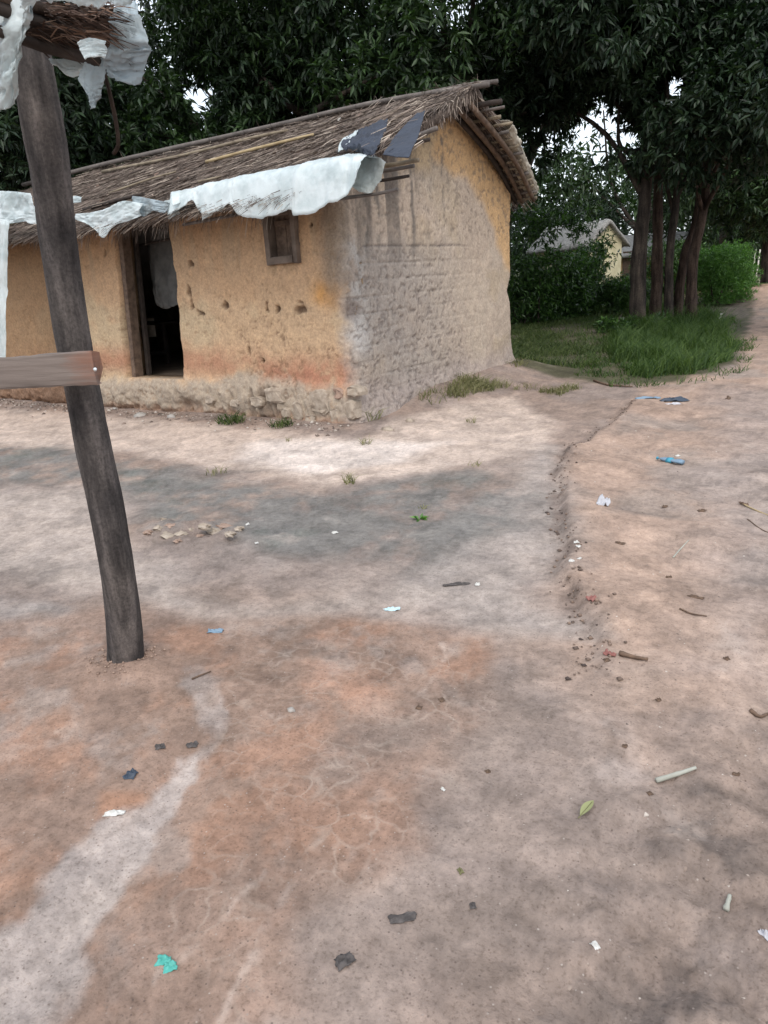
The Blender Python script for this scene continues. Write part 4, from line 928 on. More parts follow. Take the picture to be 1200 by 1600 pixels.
# overlap second row: bigger, looser, closes most of the sky
for k, (px, dep, R, z0, n, lab) in enumerate((
        (40, 27, 5.5, 5.5, 15000, 'broad tree further back behind the post'), (250, 28, 5.5, 6.0, 15000, 'broad tree further back behind the left thatch'),
        (470, 27, 5.0, 6.0, 14000, 'broad tree further back behind the middle of the roof'), (660, 28, 5.0, 6.0, 12000, 'broad tree further back behind the ridge end'),
        (780, 28, 4.6, 6.8, 12000, 'broad tree further back, behind the far hut roof on its left'), (1010, 42, 5.5, 8.0, 12000, 'broad tree further back beyond the trunk cluster'))):
    b = T(px, dep); tree(lab, b, [b+[.1, .1, 2], b+[0, .1, 4]], .32, (b[0], b[1], z0), R, 3.8, 14, n, .36, 830+k, M_LEAF2, group='background trees', limbs=4)
# the cluster of tall stems right of the hut
stems = [((1000, 505), (998, 400), (1004, 280), .180, M_BARK, 'thickest dark trunk, leftmost of the cluster beside the track'),
         ((1027, 490), (1026, 400), (1022, 280), .14, M_BARKR, 'reddish brown trunk, second from left in the cluster'),
         ((1050, 492), (1045, 400), (1052, 280), .105, M_BARK, 'slim dark trunk in the middle of the cluster'),
         ((1062, 492), (1068, 400), (1085, 320), .115, M_BARKR, 'slim grey-brown trunk leaning right in the cluster'),
         ((1085, 498), (1082, 410), (1094, 300), .13, M_BARKR, 'rightmost trunk of the cluster, bent near its foot')]
for k, (a, m, t, r, bk, lab) in enumerate(stems):
    dep = 15.8+.25*((k*3) % 5); b = T(a[0], dep); mm = T(m[0], dep, zat(*m, dep)); tt = T(t[0], dep, zat(*t, dep)); up = T(t[0]+(t[0]-m[0])*.6, dep, 6.0)
    cc = T((930, 1000, 1050, 1090, 1140)[k], dep-(.6, 0, -.8, .5, 1.2)[k], (5.6, 6.3, 5.2, 5.9, 4.9)[k])
    tree(lab, b, [mm, tt, up], r, cc, (2.6, 2.4, 2.2, 2.5, 2.7)[k], (2.2, 2.2, 1.6, 2.0, 1.9)[k], 12, (26000, 24000, 18000, 24000, 30000)[k], .20, 850+k, M_LEAF, bk, group='trunks of the cluster beside the track', name='tall_tree')
b = T(1330, 12.0); tree('leafy tree overhanging the track from the right edge', b, [b+[-.2, 0, 2], b+[-.5, .2, 4]], .2, (b[0]-.6, b[1]+.3, 5.0), 2.6, 2.2, 12, 26000, .20, 870, M_LEAF, group=None)
b = T(1200, 26); tree('paler leafy tree beyond the bright hedge at the right edge', b, [b+[-.1, 0, 2], b+[0, .2, 3.5]], .2, (b[0], b[1], 4.2), 3.2, 2.2, 14, 22000, .26, 872, M_LEAF2, group=None, cull=False)
b = T(1130, 36); tree('tree filling the background above the bright hedge', b, [b+[-.1, 0, 2], b+[0, .2, 3.5]], .25, (b[0], b[1], 4.8), 4.4, 3.6, 14, 14000, .36, 873, M_LEAF2, cull=False)
b = T(1280, 45); tree('tree at the far end of the track, right edge', b, [b+[-.1, 0, 2], b+[0, .2, 3.5]], .25, (b[0], b[1], 4.4), 5, 4, 14, 12000, .42, 874, M_LEAF2, cull=False)
b = T(900, 46); tree('low tree behind the roof of the far cream hut', b, [b+[-.1, 0, 2], b+[0, .2, 2.5]], .25, (b[0], b[1], 2.6), 5, 2.2, 14, 12000, .42, 875, M_LEAF, cull=True)

def bush(label, pts, n, leaf, seed, mat, group=None, name='bush', cat='bush', stems_=6, droop=.2):
    """pts: (x,y,z,r) lumps"""
    rng = np.random.default_rng(seed); c = np.mean([p[:3] for p in pts], axis=0); b = np.array([c[0], c[1], gh(c[0], c[1])])
    o = thing(name, label, cat, tuple(b), group); L = [(np.array(p[:3]), p[3]) for p in pts]
    parts = [tube(resample([[L[i % len(L)][0][0], L[i % len(L)][0][1], b[2]-.05], L[i % len(L)][0]+rng.normal(size=3)*.2], 5), np.linspace(.03, .012, 5), 6, i) for i in range(stems_)]
    for V, F in parts: child('stem', V, F, M_BARK, o)
    V, F = crown_leaves(L, n, leaf, rng, droop, 7, False); V[:, 2] = np.maximum(V[:, 2], b[2]+.01); child('foliage', V, F, mat, o, smooth_=False); return o
def lumpline(px0, px1, dep0, dep1, ztop, r, k, seed, zlow=.3):
    rg = np.random.default_rng(seed); out = []
    for i in range(k):
        f = (i+.5)/k; d = dep0+(dep1-dep0)*f; p = T(px0+(px1-px0)*f, d); 
        for z in np.arange(zlow, ztop, r*.9): out.append((p[0]+rg.normal()*.12, p[1]+rg.normal()*.12, z, r*rg.uniform(.8, 1.15)))
    return out
bush('bright green clipped hedge right of the trunk cluster', lumpline(1118, 1158, 19.0, 19.6, 1.55, .42, 4, 1, .2)+lumpline(1098, 1106, 19.5, 19.5, 1.6, .3, 2, 2, .8), 26000, .075, 900, M_LEAF3, name='hedge', cat='hedge', droop=-.1)
bush('dull green low hedge end beside the track', lumpline(1160, 1172, 21, 22, 1.2, .35, 2, 3), 6000, .08, 901, M_LEAF3, name='hedge', cat='hedge')
bush('dark overgrown bush filling the gap right behind the hut gable', lumpline(812, 925, 18.5, 20, 1.75, .55, 9, 4, .3)+[(*T(px_, 18.6)[:2], z_, r_2) for px_, z_, r_2 in ((815, 2.35, .5), (845, 2.2, .4), (868, 2.45, .42), (893, 2.25, .36), (915, 2.35, .34), (938, 1.9, .3), (948, 1.55, .3), (830, 2.6, .3))], 17000, .15, 902, M_BUSH)
bush('leafy bush in front of the far cream wall', lumpline(905, 935, 22, 22, 1.7, .5, 3, 5, .3), 6000, .13, 903, M_BUSH)
bush('low dark bush left of the trunk cluster', lumpline(955, 990, 19.5, 19.5, 1.05, .42, 3, 6, .3), 7000, .12, 904, M_BUSH)
bush('dark undergrowth behind the trunk cluster', lumpline(1010, 1105, 23, 23, 1.8, .6, 6, 7, .3), 12000, .13, 905, M_BUSH)
bush('leafy sprig growing at the foot of the thickest trunk', lumpline(965, 1030, 15.2, 15.2, .32, .22, 5, 8, .15), 1800, .12, 906, M_BUSH)
bush('far dark scrub behind the hut, left side', lumpline(-150, 760, 22, 22, 2.2, 1.0, 14, 9, .5), 12000, .28, 907, M_LEAF)
bush('far green scrub closing the end of the track', lumpline(1080, 1330, 52, 52, 2.6, 1.3, 9, 10, .5), 9000, .35, 908, M_LEAF2)
# distant wood that closes the horizon all round the view
rg = np.random.default_rng(12); L = []
for i in range(70):
    px = -1500+ (3900)*(i+.5)/70; a = math.atan2(-.56, .77)+(-1.0+2.0*(i+.5)/70); d = rg.uniform(62, 72)
    for z in (1.5, 4.5, 7.5): L.append((np.array([sin(a)*d, cos(a)*d, z]), rg.uniform(2.8, 4.2)))
V, F = crown_leaves(L, 60000, .9, rg, .2, 8, False)
mk('distant_woodland', V, F, M_LEAF2, smooth_=False, label='far-off dark woodland behind everything', cat='woodland', kind='stuff')

# ---- grass
def blades(P, h, w, lean, rng, spread=.5):
    n = len(P); a = rng.random(n)*2*pi; D = np.stack([np.cos(a)*spread*rng.random(n), np.sin(a)*spread*rng.random(n), np.ones(n)], -1)
    D /= np.linalg.norm(D, axis=1)[:, None]; S = np.stack([-np.sin(a+1), np.cos(a+1), 0*a], -1); h = (h*np.ones(n))[:, None]; w = (w*np.ones(n))[:, None]
    m = P+D*h*.55; e = P+D*h+np.stack([np.cos(a), np.sin(a), -.3+0*a], -1)*h*lean
    V = np.stack([P-S*w/2, P+S*w/2, m+S*w*.4, m-S*w*.4, e], 1).reshape(-1, 3); k = np.arange(n)[:, None]*5
    F = np.concatenate([k+[0, 1, 2], k+[0, 2, 3], k+[3, 2, 4]]); return V, F
def scatter(poly, n, rng, thin=None):
    poly = np.array(poly); lo, hi = poly.min(0), poly.max(0); out = []
    while sum(map(len, out)) < n:
        q = lo+(hi-lo)*rng.random((n*2, 2)); s = poly_sd(poly, q[:, 0]+.15*fbm(q[:, 0]*2, q[:, 1]*2, 31, 3), q[:, 1]); k = s < 0
        if thin is not None: k &= rng.random(len(q)) < thin(q[:, 0], q[:, 1])
        out.append(q[k])
    q = np.vstack(out)[:n]; return np.column_stack([q, ground_h(q[:, 0], q[:, 1])-.01])
rg = np.random.default_rng(40)
P = scatter(A([(968, 580), (1010, 592), (1075, 586), (1140, 566), (1150, 545), (1140, 520), (1100, 500), (1000, 500), (950, 545)]), 26000, rg, lambda x, y: .25+.75*smooth(-.35, .15, fbm(x*1.6, y*1.6, 168, 4)))
V, F = blades(P, (.05+.25*rg.random(len(P))**1.5)*(.55+1.0*smooth(-.5, .5, fbm(P[:, 0]*2.2, P[:, 1]*2.2, 165, 4)))*(1+.5*smooth(13, 16, np.hypot(P[:, 0], P[:, 1]))), .010, .35, rg, .8)
P2 = scatter(A([(900, 590), (960, 606), (1080, 604), (1165, 582), (1182, 545), (1150, 500), (1100, 490), (900, 500)]), 8000, rg, lambda x, y: smooth(-.1, .5, fbm(x*3, y*3, 166, 3)))
V2_, F2_ = blades(P2, .05+.12*rg.random(len(P2)), .009, .4, rg, 1.1); F = np.vstack([F, F2_+len(V)]); V = np.vstack([V, V2_])
mk('tall_grass', V, F, M_GRASS, smooth_=False, label='lush green tall grass at the foot of the trunk cluster', cat='grass', kind='stuff')
P = scatter(A([(780, 588), (850, 582), (900, 578), (968, 570), (985, 500), (965, 478), (940, 468), (800, 468), (740, 480)]), 62000, rg, lambda x, y: .12+.88*smooth(-.25, .2, fbm(x*.8, y*.8, 162, 4)))
V, F = blades(P, .06+.12*rg.random(len(P)), .011, .4, rg, .9)
mk('short_grass', V, F, M_GRASSD, smooth_=False, label='patchy short grass between the hut gable and the trees', cat='grass', kind='stuff')
P = scatter([tuple(T(px, d)[:2]) for px, d in ((700, 19), (1000, 19), (1100, 18), (1165, 22), (1165, 50), (700, 50))], 24000, rg)
V, F = blades(P, .12+.22*rg.random(len(P)), .03, .4, rg, .8)
mk('rough_grass', V, F, M_GRASSD, smooth_=False, label='rough grass under the background trees and bushes', cat='grass', kind='stuff')
def tuft(label, px, py, n, h, seed, mat=M_GRASSD, r=.05, w=.006, p=None, broad=False):
    rg = np.random.default_rng(seed); c = GP(px, py) if p is None else p
    a = rg.random(n)*2*pi; q = np.stack([np.cos(a), np.sin(a), 0*a], -1)*(r*np.sqrt(rg.random(n)))[:, None]
    if broad:
        D = rg.normal(size=(n, 3))*[1, 1, .4]+[0, 0, .5]; D /= np.linalg.norm(D, axis=1)[:, None]; V, F = leaf_faces(q*.5, D, h*rg.uniform(.6, 1, n), h*.35, rg)
    else: V, F = blades(q, h*(.4+.6*rg.random(n)), w, .5, rg, 1.2)
    return mk('weed', V, F, mat, smooth_=False, loc=c, label=label, cat='weed', group='weeds in the yard')
tuft('small dry weed with a dark root alone in the pale sand below the hut corner', 546, 755, 34, .15, 1, M_DRYGRASS, .05)
tuft('small dry grass tuft nearest the corner footing of the hut', 571, 694, 30, .12, 2, M_DRYGRASS, .05)
tuft('bright green seedling in the dark stained patch', 656, 812, 14, .07, 3, M_LEAF3, .03, broad=True)
tuft('tiny green sprout just above the bright seedling', 660, 794, 10, .05, 13, M_DRYGRASS, .03)
tuft('dry sprig on the pale slope below the gable', 736, 660, 20, .12, 4, M_DRYGRASS, .06)
tuft('thin dull weed at the left of the dark stained patch', 338, 740, 26, .11, 5, M_DRYGRASS, .09)
tuft('green leafy weed against the footing right of the doorway', 362, 660, 120, .17, 6, M_GRASSD, .15, .012)
tuft('dull green weed growing against the footing under the window', 440, 666, 70, .14, 7, M_GRASSD, .12, .01)
tuft('faint sprig in the white sand in front of the window', 449, 690, 12, .09, 8, M_DRYGRASS, .04)
tuft('mossy weed against the left side of the hut corner foot', 572, 655, 90, .20, 9, M_DRYGRASS, .15, .01)
tuft('thin sprig right of the grey rubble below the hut corner', 740, 728, 10, .08, 10, M_DRYGRASS, .05)
tuft('little dry tuft at the end of the gable foot', 800, 575, 80, .22, 11, M_DRYGRASS, .2, .012)
P = scatter([(-4.25, 6.6), (-3.9, 6.55), (-3.75, 7.5), (-3.85, 8.2), (-4.22, 8.3)], 1100, rg, lambda x, y: smooth(-.1, .5, fbm(x*3, y*3, 171, 3)))
V, F = blades(P, .06+.12*rg.random(len(P)), .008, .5, rg, 1.0)
mk('slope_weeds', V, F, M_DRYGRASS, smooth_=False, label='grey-green weeds creeping on the banked soil at the gable foot', cat='weeds', kind='stuff')
P = scatter([(-3.9, 7.2), (-3.2, 7.1), (-2.9, 8.4), (-3.6, 8.6)], 420, rg, lambda x, y: smooth(.15, .5, fbm(x*2, y*2, 181, 3)))
V, F = blades(P, .05+.09*rg.random(len(P)), .007, .5, rg, 1.0)
mk('slope_weeds', V, F, M_DRYGRASS, smooth_=False, label='sparse dry weeds scattered on the bank in front of the gable foot', cat='weeds', kind='stuff')

# ------------------------------------------------------------------ far huts
def far_hut(label, px, dep, w, l, hw, hr, yaw, wall_m, roof_m, seed, gable_px=None):
    b = T(px, dep); o = thing('far_hut', label, 'hut', tuple(b)); ax = rotz(yaw)
    def W(p): return (np.array(p)@ax)+b
    # local: x along ridge (-l..0), y across (0..w)
    V = [W(p) for p in ((0, 0, -.1), (0, w, -.1), (0, w, hw), (0, w/2, hr), (0, 0, hw), (-l, 0, -.1), (-l, w, -.1), (-l, w, hw), (-l, w/2, hr), (-l, 0, hw))]
    child('wall', V, [[0, 1, 2, 3, 4], [9, 8, 7, 6, 5], [0, 4, 9, 5], [1, 6, 7, 2], [4, 3, 8, 9], [3, 2, 7, 8]], wall_m, o, smooth_=False)
    n = 40; parts = []
    for s in (0, 1):
        u = np.linspace(-l-.3, .16, n); v = np.linspace(0, 1, 10); U, Vv = np.meshgrid(u, v, indexing='ij')
        yy = w/2+(Vv*(w/2+.3))*(1 if s else -1); zz = hr+.14-(hr-hw)/(w/2)*Vv*(w/2+.3)+.05*fbm(U*3, yy*3, seed, 4)
        Pt = np.stack([U, yy, zz], -1)@ax+b; Pb = np.stack([U, yy, zz-.14], -1)@ax+b
        parts.append(thick_sheet(Pt if s else Pb, Pb if s else Pt, np.ones((n-1, 9), bool)))
    V, F = join(parts); child('roof', V, F, roof_m, o)
    V, F = box(W((-l*.55, -.02, .95)), .8, .08, 1.9, .01, ax=ax); child('door', V, F, M_WOODD, o, smooth_=False)
    return o
far_hut('cream-walled far hut with grey thatch between the bushes', 922, 30, 1.7, 3.2, 2.2, 2.9, -.45, M_CREAM, M_THATCHFAR, 1)
far_hut('second far hut with ochre wall, behind the trunk cluster', 1075, 38, 4.0, 5.0, 1.7, 2.6, .35, simple('ochre_far', (.34, .22, .10), (.50, .34, .17), 3), M_THATCHFAR, 2)

# ------------------------------------------------------------------ litter, stones, twigs
def crumple(name, label, cat, px, py, sx, sy, h, mat, seed, yaw=0, group=None, n=14):
    u = np.linspace(-1, 1, n); U, W = np.meshgrid(u, u, indexing='ij'); r = np.maximum(np.abs(U), np.abs(W))
    X = U*sx/2*(1+.25*fbm(U*1.3+seed, W*1.3, seed, 3)); Y = W*sy/2*(1+.25*fbm(U*1.3, W*1.3+seed, seed+1, 3))
    Z = h*(.5+.8*fbm(U*1.8+seed*1.7, W*1.8, seed+2, 4))*(1-.55*r**3); Z = np.maximum(Z, .002)
    c, s = cos(yaw), sin(yaw); P = np.stack([X*c-Y*s, X*s+Y*c, Z], -1); Pb = P-[0, 0, .0015]
    V, F = thick_sheet(P, Pb, np.ones((n-1, n-1), bool)); return mk(name, V, F, mat, loc=GP(px, py), label=label, cat=cat, group=group)
def flat_mat(name, c, rough=.5): m, n, l, b = mat_base(name, rough, .4); b.inputs['Base Color'].default_value = (*c, 1); return m
M_BLUE = flat_mat('blue_plastic', (.05, .27, .38)); M_TEAL = flat_mat('teal_plastic', (.07, .34, .29)); M_WHITE = simple('white_paper', (.42, .40, .37), (.66, .66, .63), 60, .8, .001)
M_LBLUE = flat_mat('pale_blue_wrapper', (.45, .62, .68)); M_RED = flat_mat('faded_red_wrapper', (.24, .095, .08)); M_DKBLUE = flat_mat('dark_blue_plastic', (.035, .05, .075)); M_BLK = simple('charcoal', (.035, .032, .032), (.12, .105, .10), 40, .9, .003)
M_STEELB = flat_mat('blue_grey_plastic', (.16, .24, .32)); M_CLEAR = flat_mat('clear_bag', (.42, .42, .45), .25); M_GRLEAF = flat_mat('yellow_green_leaf', (.23, .24, .11), .7)
M_BRLEAF = simple('brown_leaf', (.06, .04, .03), (.17, .11, .075), 30, .8, .002)
def m_px(px, py): p = G(px, py); return ((p-CAM)@(-b_))/F_PX
def lit(label, px, py, w, h, mat, seed, yaw=0., cat='litter', ht=None, name='litter_scrap', group='scraps of litter on the ground'):
    k = m_px(px, py)*.88; return crumple(name, label, cat, px, py, w*k, h*k*1.8, (ht or h)*k, mat, seed, yaw, group)
YW = .62
bt = thing('plastic_bottle', 'crushed blue plastic bottle lying on the sandy track', 'bottle', tuple(GP(1047, 725)))
p0, p1 = GP(1028, 720), GP(1067, 727); up = np.array([0, 0, .02])
V, F = tube(resample([p0+up, p0*.7+p1*.3+up, p0*.35+p1*.65+up, p1+up], 10), [.006, .012, .022, .026, .018, .024, .02, .026, .027, .024], 10, 4, .12, .6); child('bottle_body', V, F, M_STEELB, bt)
V, F = tube([p0*.62+p1*.38+up, p0*.42+p1*.58+up], .0285, 10, 5, .1, .65); child('bottle_label', V, F, M_BLUE, bt)
V, F = tube([p0-(p1-p0)*.05+up, p0+up], .012, 8, 5, .02); child('bottle_cap', V, F, M_BLUE, bt)
lit('dark blue plastic bag flattened on the track in front of the grass', 1055, 627, 46, 9, M_DKBLUE, 3, YW, 'plastic bag', name='plastic_bag', group=None)
lit('pale torn strip on the dark blue bag near the grass', 1052, 632, 26, 4, M_CLEAR, 4, YW)
lit('grey plastic film stretched left of the dark blue bag', 1012, 623, 40, 5, M_STEELB, 5, YW)
lit('crumpled clear plastic bag in a hollow of the sandy track', 943, 788, 20, 12, M_CLEAR, 6, .3, ht=16, name='plastic_bag', cat='plastic bag', group=None)
lit('upper white paper bit in the dark edge of the track', 901, 848, 9, 4, M_WHITE, 7, .4); lit('white paper bit just below the uppermost one at the track edge', 904, 854, 8, 4, M_WHITE, 8, 1.); lit('lowest white paper bit at the track edge', 893, 877, 9, 4, M_WHITE, 9, .2); lit('thin white sliver right of the lowest paper bit', 905, 873, 6, 3, M_WHITE, 10, 1.2)
lit('white and pale blue wrapper lying in the middle of the yard', 612, 953, 26, 6, M_LBLUE, 11, YW)
lit('small white scrap in the dark stained patch', 523, 833, 11, 4, M_WHITE, 12, .5); lit('white scrap beside the dark debris right of centre', 746, 914, 8, 5, M_WHITE, 13, 1)
lit('white chip at the right end of the clods', 387, 820, 7, 3, M_WHITE, 14, 1); lit('white chip right of and below the clods', 401, 849, 6, 3, M_WHITE, 15, 1)
lit('upper teal half of a torn plastic cap at bottom left', 256, 1502, 26, 11, M_TEAL, 16, .5); lit('lower teal half of a torn plastic cap at bottom left', 266, 1512, 22, 10, M_TEAL, 17, .9)
lit('faded red wrapper in the hollow right of the path', 926, 937, 15, 9, M_RED, 18, 1); lit('thin red and white wrapper lower down the path edge', 952, 1024, 8, 12, M_RED, 19, 1.6)
lit('white wrapper on the orange soil at lower left', 180, 1272, 34, 7, M_WHITE, 20, YW)
lit('dark scrap beyond the foot of the post', 336, 987, 24, 7, M_STEELB, 21, YW); lit('dark scrap left of the silt wash', 250, 1168, 16, 7, M_BLK, 22, .8); lit('dark scrap on the silt wash', 300, 1165, 20, 7, M_BLK, 23, .8); lit('dark flattened scrap above the orange soil', 205, 1212, 22, 11, M_DKBLUE, 24, 1.9)
lit('dark crumpled rag near the bottom edge', 538, 1502, 34, 14, M_BLK, 25, 1.2); lit('dark torn rag above the bottom one', 628, 1436, 48, 9, M_BLK, 26, .7); lit('dark spot of charcoal right of the torn rag', 739, 1416, 11, 7, M_BLK, 27, .7)
lit('dark debris lying across the yard right of centre', 712, 914, 46, 5, M_BLK, 28, YW); lit('pale straw chip at lower centre', 719, 1362, 8, 8, M_DRYGRASS, 29, 1)
lit('little white sliver in the lower middle', 692, 1234, 5, 5, M_WHITE, 30, 1.3); lit('white chip in the dark rubble at lower right', 930, 1478, 12, 10, M_WHITE, 31, 1); lit('pale chip at the bottom right edge', 1196, 1462, 14, 12, M_CLEAR, 32, 1)
lit('white speck of paper above the crushed bottle', 1059, 713, 7, 3, M_WHITE, 33, 1); lit('pale stone-like scrap on the turf beside the gable', 832, 492, 12, 3, M_WHITE, 34, 1)
for k, (px, py, w, lab) in enumerate(((968, 850, 16, 'curled brown leaf below the clear bag'), (1097, 799, 15, 'brown leaf right of the clear bag'), (1039, 792, 14, 'dark dry leaf in the middle of the track'), (1162, 788, 18, 'dark curled leaf at the twig end, right edge'), (1086, 934, 28, 'long dry leaf on the lower track'), (948, 1032, 12, 'small dark leaf near the red wrapper'),
                                      (1138, 623, 18, 'brown leaf at the top right of the track'), (1135, 1030, 11, 'dark round clump on the lower track'), (1045, 902, 9, 'small brown leaf below the dry stalk'), (1015, 1240, 10, 'dark bit below the pale stick'), (976, 1166, 9, 'small dark bit left of the lower track'), (1029, 1094, 8, 'tiny dark bit on the lower track'), (1150, 1210, 12, 'dark clod right of the pale stick'), (762, 1206, 9, 'dark pebble-like leaf in the lower middle'), (655, 1106, 12, 'dark leaf on the red soil'), (690, 1094, 12, 'dark leaf beside the pale silt on red soil'))):
    lit(lab, px, py, w, 5, M_BRLEAF, 50+k, .8*k, 'leaf', name='dead_leaf', group='dead leaves and bits on the track')
gl = thing('green_leaf', 'yellow-green fallen leaf at lower right', 'leaf', tuple(GP(916, 1264)))
a = GP(902, 1282)+[0, 0, .004]; b = GP(932, 1248)+[0, 0, .006]; a = a*.85+b*.15; T_ = (b-a)*.8; S_ = np.cross(T_, [0, 0, 1])*.17
ts = np.linspace(0, 1, 9); Vv = []; Ff = []
for t_ in ts: w_ = math.sin(pi*min(max(t_, .02), .98))**.8; c_ = a+T_*t_; Vv += [c_-S_*w_+[0, 0, .006*w_], c_, c_+S_*w_+[0, 0, .006*w_]]
for i in range(8): Ff += [[3*i, 3*i+1, 3*i+4, 3*i+3], [3*i+1, 3*i+2, 3*i+5, 3*i+4]]
child('leaf_blade', Vv, Ff, M_GRLEAF, gl); Vs, Fs = tube([a-T_*.15, a, a+T_*.9+[0, 0, .001]], [.0016, .0014, .0008], 5); child('midrib', Vs, Fs, M_DRYGRASS, gl)
def stick(label, pts, r, mat, seed=0, name='stick', cat='stick', lift=None):
    P = [GP(*p)+[0, 0, (lift or r)] for p in pts]; V, F = tube(resample(P, 9), np.linspace(r, r*.6, 9), 7, seed, .1); c = P[0]
    return mk(name, V-c, F, mat, loc=c, label=label, cat=cat)
M_PALE = simple('pale_stick', (.26, .26, .22), (.40, .40, .35), 10, .8, .002)
stick('pale greenish stick lying on the lower right track', [(1025, 1223), (1058, 1213), (1087, 1203)], .008, M_PALE, 1)
stick('long straw twig at the right edge of the track', [(1158, 787), (1180, 798), (1215, 812)], .005, M_POLEY, 2, 'twig', 'twig')
stick('thin dark twig below the straw one, right edge', [(1168, 812), (1190, 828), (1210, 836)], .003, M_BRLEAF, 3, 'twig', 'twig')
stick('thin pale stalk standing out on the sandy track', [(1052, 872), (1064, 858), (1076, 845)], .004, M_PALE, 4, 'twig', 'twig')
stick('short thick brown stick beside the red and white wrapper', [(968, 1024), (990, 1030), (1012, 1034)], .010, M_BRLEAF, 5)
stick('thin dark twig on the lower track under the long leaf', [(1062, 952), (1080, 960), (1104, 964)], .004, M_BRLEAF, 6, 'twig', 'twig')
stick('long dark stick at the edge below the turf', [(928, 596), (950, 603), (988, 606)], .014, M_BRLEAF, 7)
stick('thin stick lying left in front of the post foot', [(300, 1062), (330, 1050)], .004, M_BRLEAF, 9, 'twig', 'twig')
stick('dark crooked root at the right edge below the middle', [(1172, 1112), (1186, 1122), (1200, 1118)], .007, M_BRLEAF, 8, 'root', 'root')
stick('short light stick near the lower right corner', [(1134, 1425), (1140, 1402)], .007, M_PALE, 11)
# white stakes near the hedge
for k, (px, py, ptx, pty, dep, lab) in enumerate(((1127, 505, 1133, 489, 15.5, 'short white stick standing at the foot of the bright hedge'), (1176, 412, 1178, 390, 24, 'left one of two white stakes beyond the hedge'), (1181, 412, 1185, 390, 24, 'right one of two white stakes beyond the hedge'))):
    b = T(px, dep, zat(px, py, dep)); t_ = T(ptx, dep, zat(ptx, pty, dep))
    if k: b = np.array([b[0], b[1], 0.])
    V, F = tube(resample([b, (b+t_)/2, t_], 4), .022, 7, k); mk('stake', V-b, F, flat_mat('white_stake', (.6, .58, .52), .8), loc=b, label=lab, cat='stake')
def stone(label, px, py, w, h, mat, seed, name='stone', group='stones along the hut foot', cat='stone', p=None):
    k = m_px(px, py); rg = np.random.default_rng(seed); nu, nv = 12, 7; V = []
    for i in range(nv):
        ph = -pi/2+pi*i/(nv-1)
        for j in range(nu):
            a = 2*pi*j/nu; d = np.array([cos(a)*cos(ph), sin(a)*cos(ph), sin(ph)]); q = 1+(.55 if cat == 'clod' else .3)*float(vnoise(d[0]*2.1+seed, d[1]*2.1+d[2]*1.9, 9))
            V.append(d*q*[w*k/2, w*k/2*.8, h*k/1.4])
    F = [[i*nu+j, i*nu+(j+1) % nu, (i+1)*nu+(j+1) % nu, (i+1)*nu+j] for i in range(nv-1) for j in range(nu)]
    return mk(name, V, F, mat, smooth_=cat != 'clod', loc=GP(px, py) if p is None else p, label=label, cat=cat, group=group)
stone('flat pale stone in front of the doorstep', 219, 650, 24, 8, M_STONE, 1); stone('grey stone near the notch in the footing', 268, 652, 15, 7, M_STONE, 2); stone('small stone left of the flat pale one', 180, 640, 10, 5, M_STONE, 3)
stone('rounded earth lump below the hut corner', 606, 672, 20, 8, M_BLOCK, 4); stone('brown earth lump right of the hut corner foot', 640, 658, 15, 8, M_BLOCK, 5); stone('pale stone on red soil in the middle foreground', 455, 1110, 14, 8, M_STONE, 6)
for k, (px, py, w) in enumerate(((232, 832, 16), (248, 826, 20), (263, 838, 24), (268, 822, 18), (283, 834, 18), (297, 828, 16), (312, 838, 14), (320, 824, 22), (336, 832, 24), (352, 824, 26), (360, 834, 18), (374, 826, 16), (278, 845, 12), (305, 820, 14), (255, 812, 14), (330, 815, 12))):
    stone(('pinkish clod of dug-up earth', 'sandy clod of dug-up earth')[k > 6]+(' in the left part of the heap' if k <= 6 else ' in the right part of the heap'), px, py, w, w*.3, M_BLOCKR if k % 3 == 0 else M_BLOCK, 30+k, 'clod', 'clods of dug-up earth in the dark patch, left heap' if k <= 6 else 'clods of dug-up earth in the dark patch, right heap', 'clod')
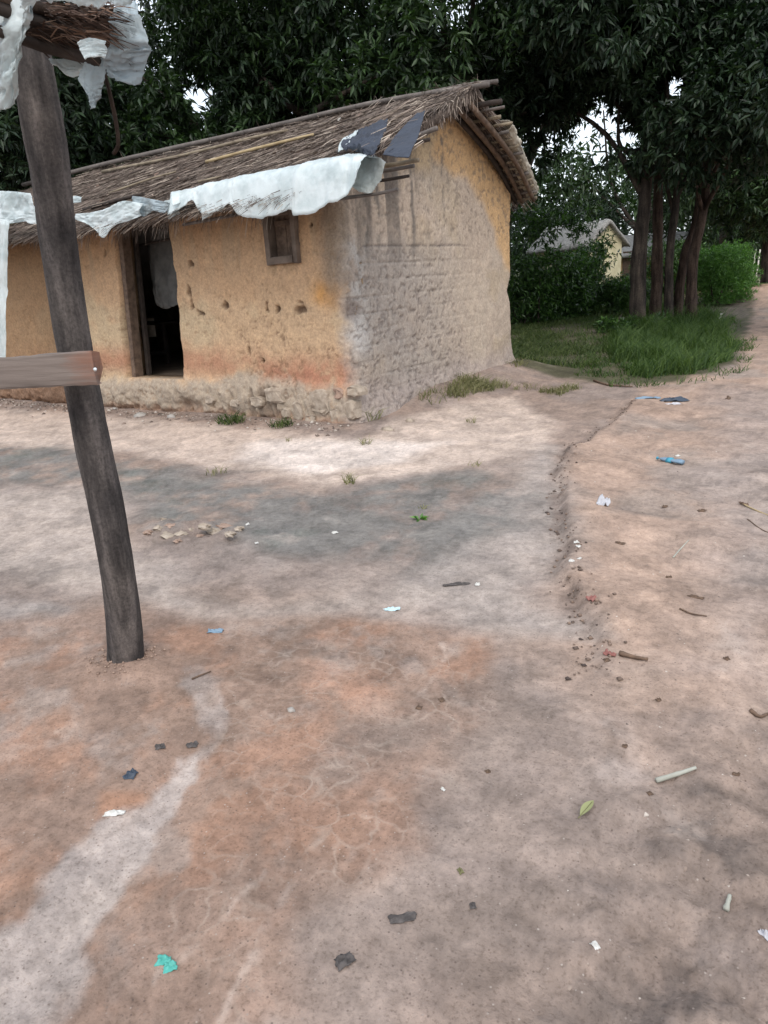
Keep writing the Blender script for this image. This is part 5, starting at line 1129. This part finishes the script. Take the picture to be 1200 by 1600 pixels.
# gravel and crumbs, uncountable
rg = np.random.default_rng(99)
def crumbs(name, label, P, s, mat):
    n = len(P); base_ = np.array([[1, 0, 0], [-1, 0, 0], [0, 1, 0], [0, -1, 0], [0, 0, 1], [0, 0, -1]], float)
    V = P[:, None, :]+(base_[None]*rg.uniform(.55, 1.3, (n, 6, 1)))*s[:, None, None]*[1, 1, .6]
    F0 = np.array([[0, 2, 4], [2, 1, 4], [1, 3, 4], [3, 0, 4], [2, 0, 5], [1, 2, 5], [3, 1, 5], [0, 3, 5]]); F = (np.arange(n)[:, None, None]*6+F0[None]).reshape(-1, 3)
    return mk(name, V.reshape(-1, 3), F, mat, smooth_=False, label=label, cat='gravel', kind='stuff')
def cl_(poly, n, smin, smax): P = scatter(poly, n, rg); P[:, 2] += .006; return P, smin+(smax-smin)*rg.random(n)**4
M_GRAV = straw_mat('gravel', [(0, (.09, .07, .06)), (.5, (.25, .19, .155)), (1, (.5, .45, .4))])
P, s = cl_(A([(880, 700), (1300, 640), (1400, 1200), (1300, 1700), (850, 1700), (900, 1100)]), 5200, .0015, .012); crumbs('gravel', 'loose gravel and crumbs of earth on the sandy track', P, s, M_GRAV)
P, s = cl_(A([(-300, 660), (560, 690), (870, 640), (900, 1000), (850, 1700), (-500, 1700)]), 5200, .0012, .008); crumbs('gravel', 'fine scattered crumbs over the swept yard', P, s, M_GRAV)
ee = np.array(EDGE); t = rg.random(420)*(len(ee)-1); i = t.astype(int); q = ee[i]+(ee[i+1]-ee[i])*(t-i)[:, None]+rg.normal(size=(420, 2))*.045
P = np.column_stack([q, ground_h(q[:, 0], q[:, 1])+.004]); crumbs('scarp_crumbs', 'dark crumbs of earth along the broken edge of the track', P, .003+.012*rg.random(420)**3, straw_mat('dark_crumb', [(0, (.06, .045, .04)), (1, (.24, .17, .13))]))
q = np.column_stack([-11+6.7*rg.random(1500), 5.52-.18*np.abs(rg.normal(size=1500))]); P = np.column_stack([q, ground_h(q[:, 0], q[:, 1])+.004]); crumbs('wall_crumbs', 'fallen crumbs of mud along the foot of the front wall', P, .003+.025*rg.random(1500)**4, M_GRAV)
a_ = rg.random(180)*2*pi; r_2 = .06+.10*rg.random(180)**1.5; q = np.column_stack([-2.395+np.cos(a_)*r_2, 1.47+np.sin(a_)*r_2]); P = np.column_stack([q, ground_h(q[:, 0], q[:, 1])+.003]); crumbs('post_crumbs', 'crumbs of loose earth packed round the foot of the leaning post', P, .002+.007*rg.random(180)**2, M_BLOCKR)
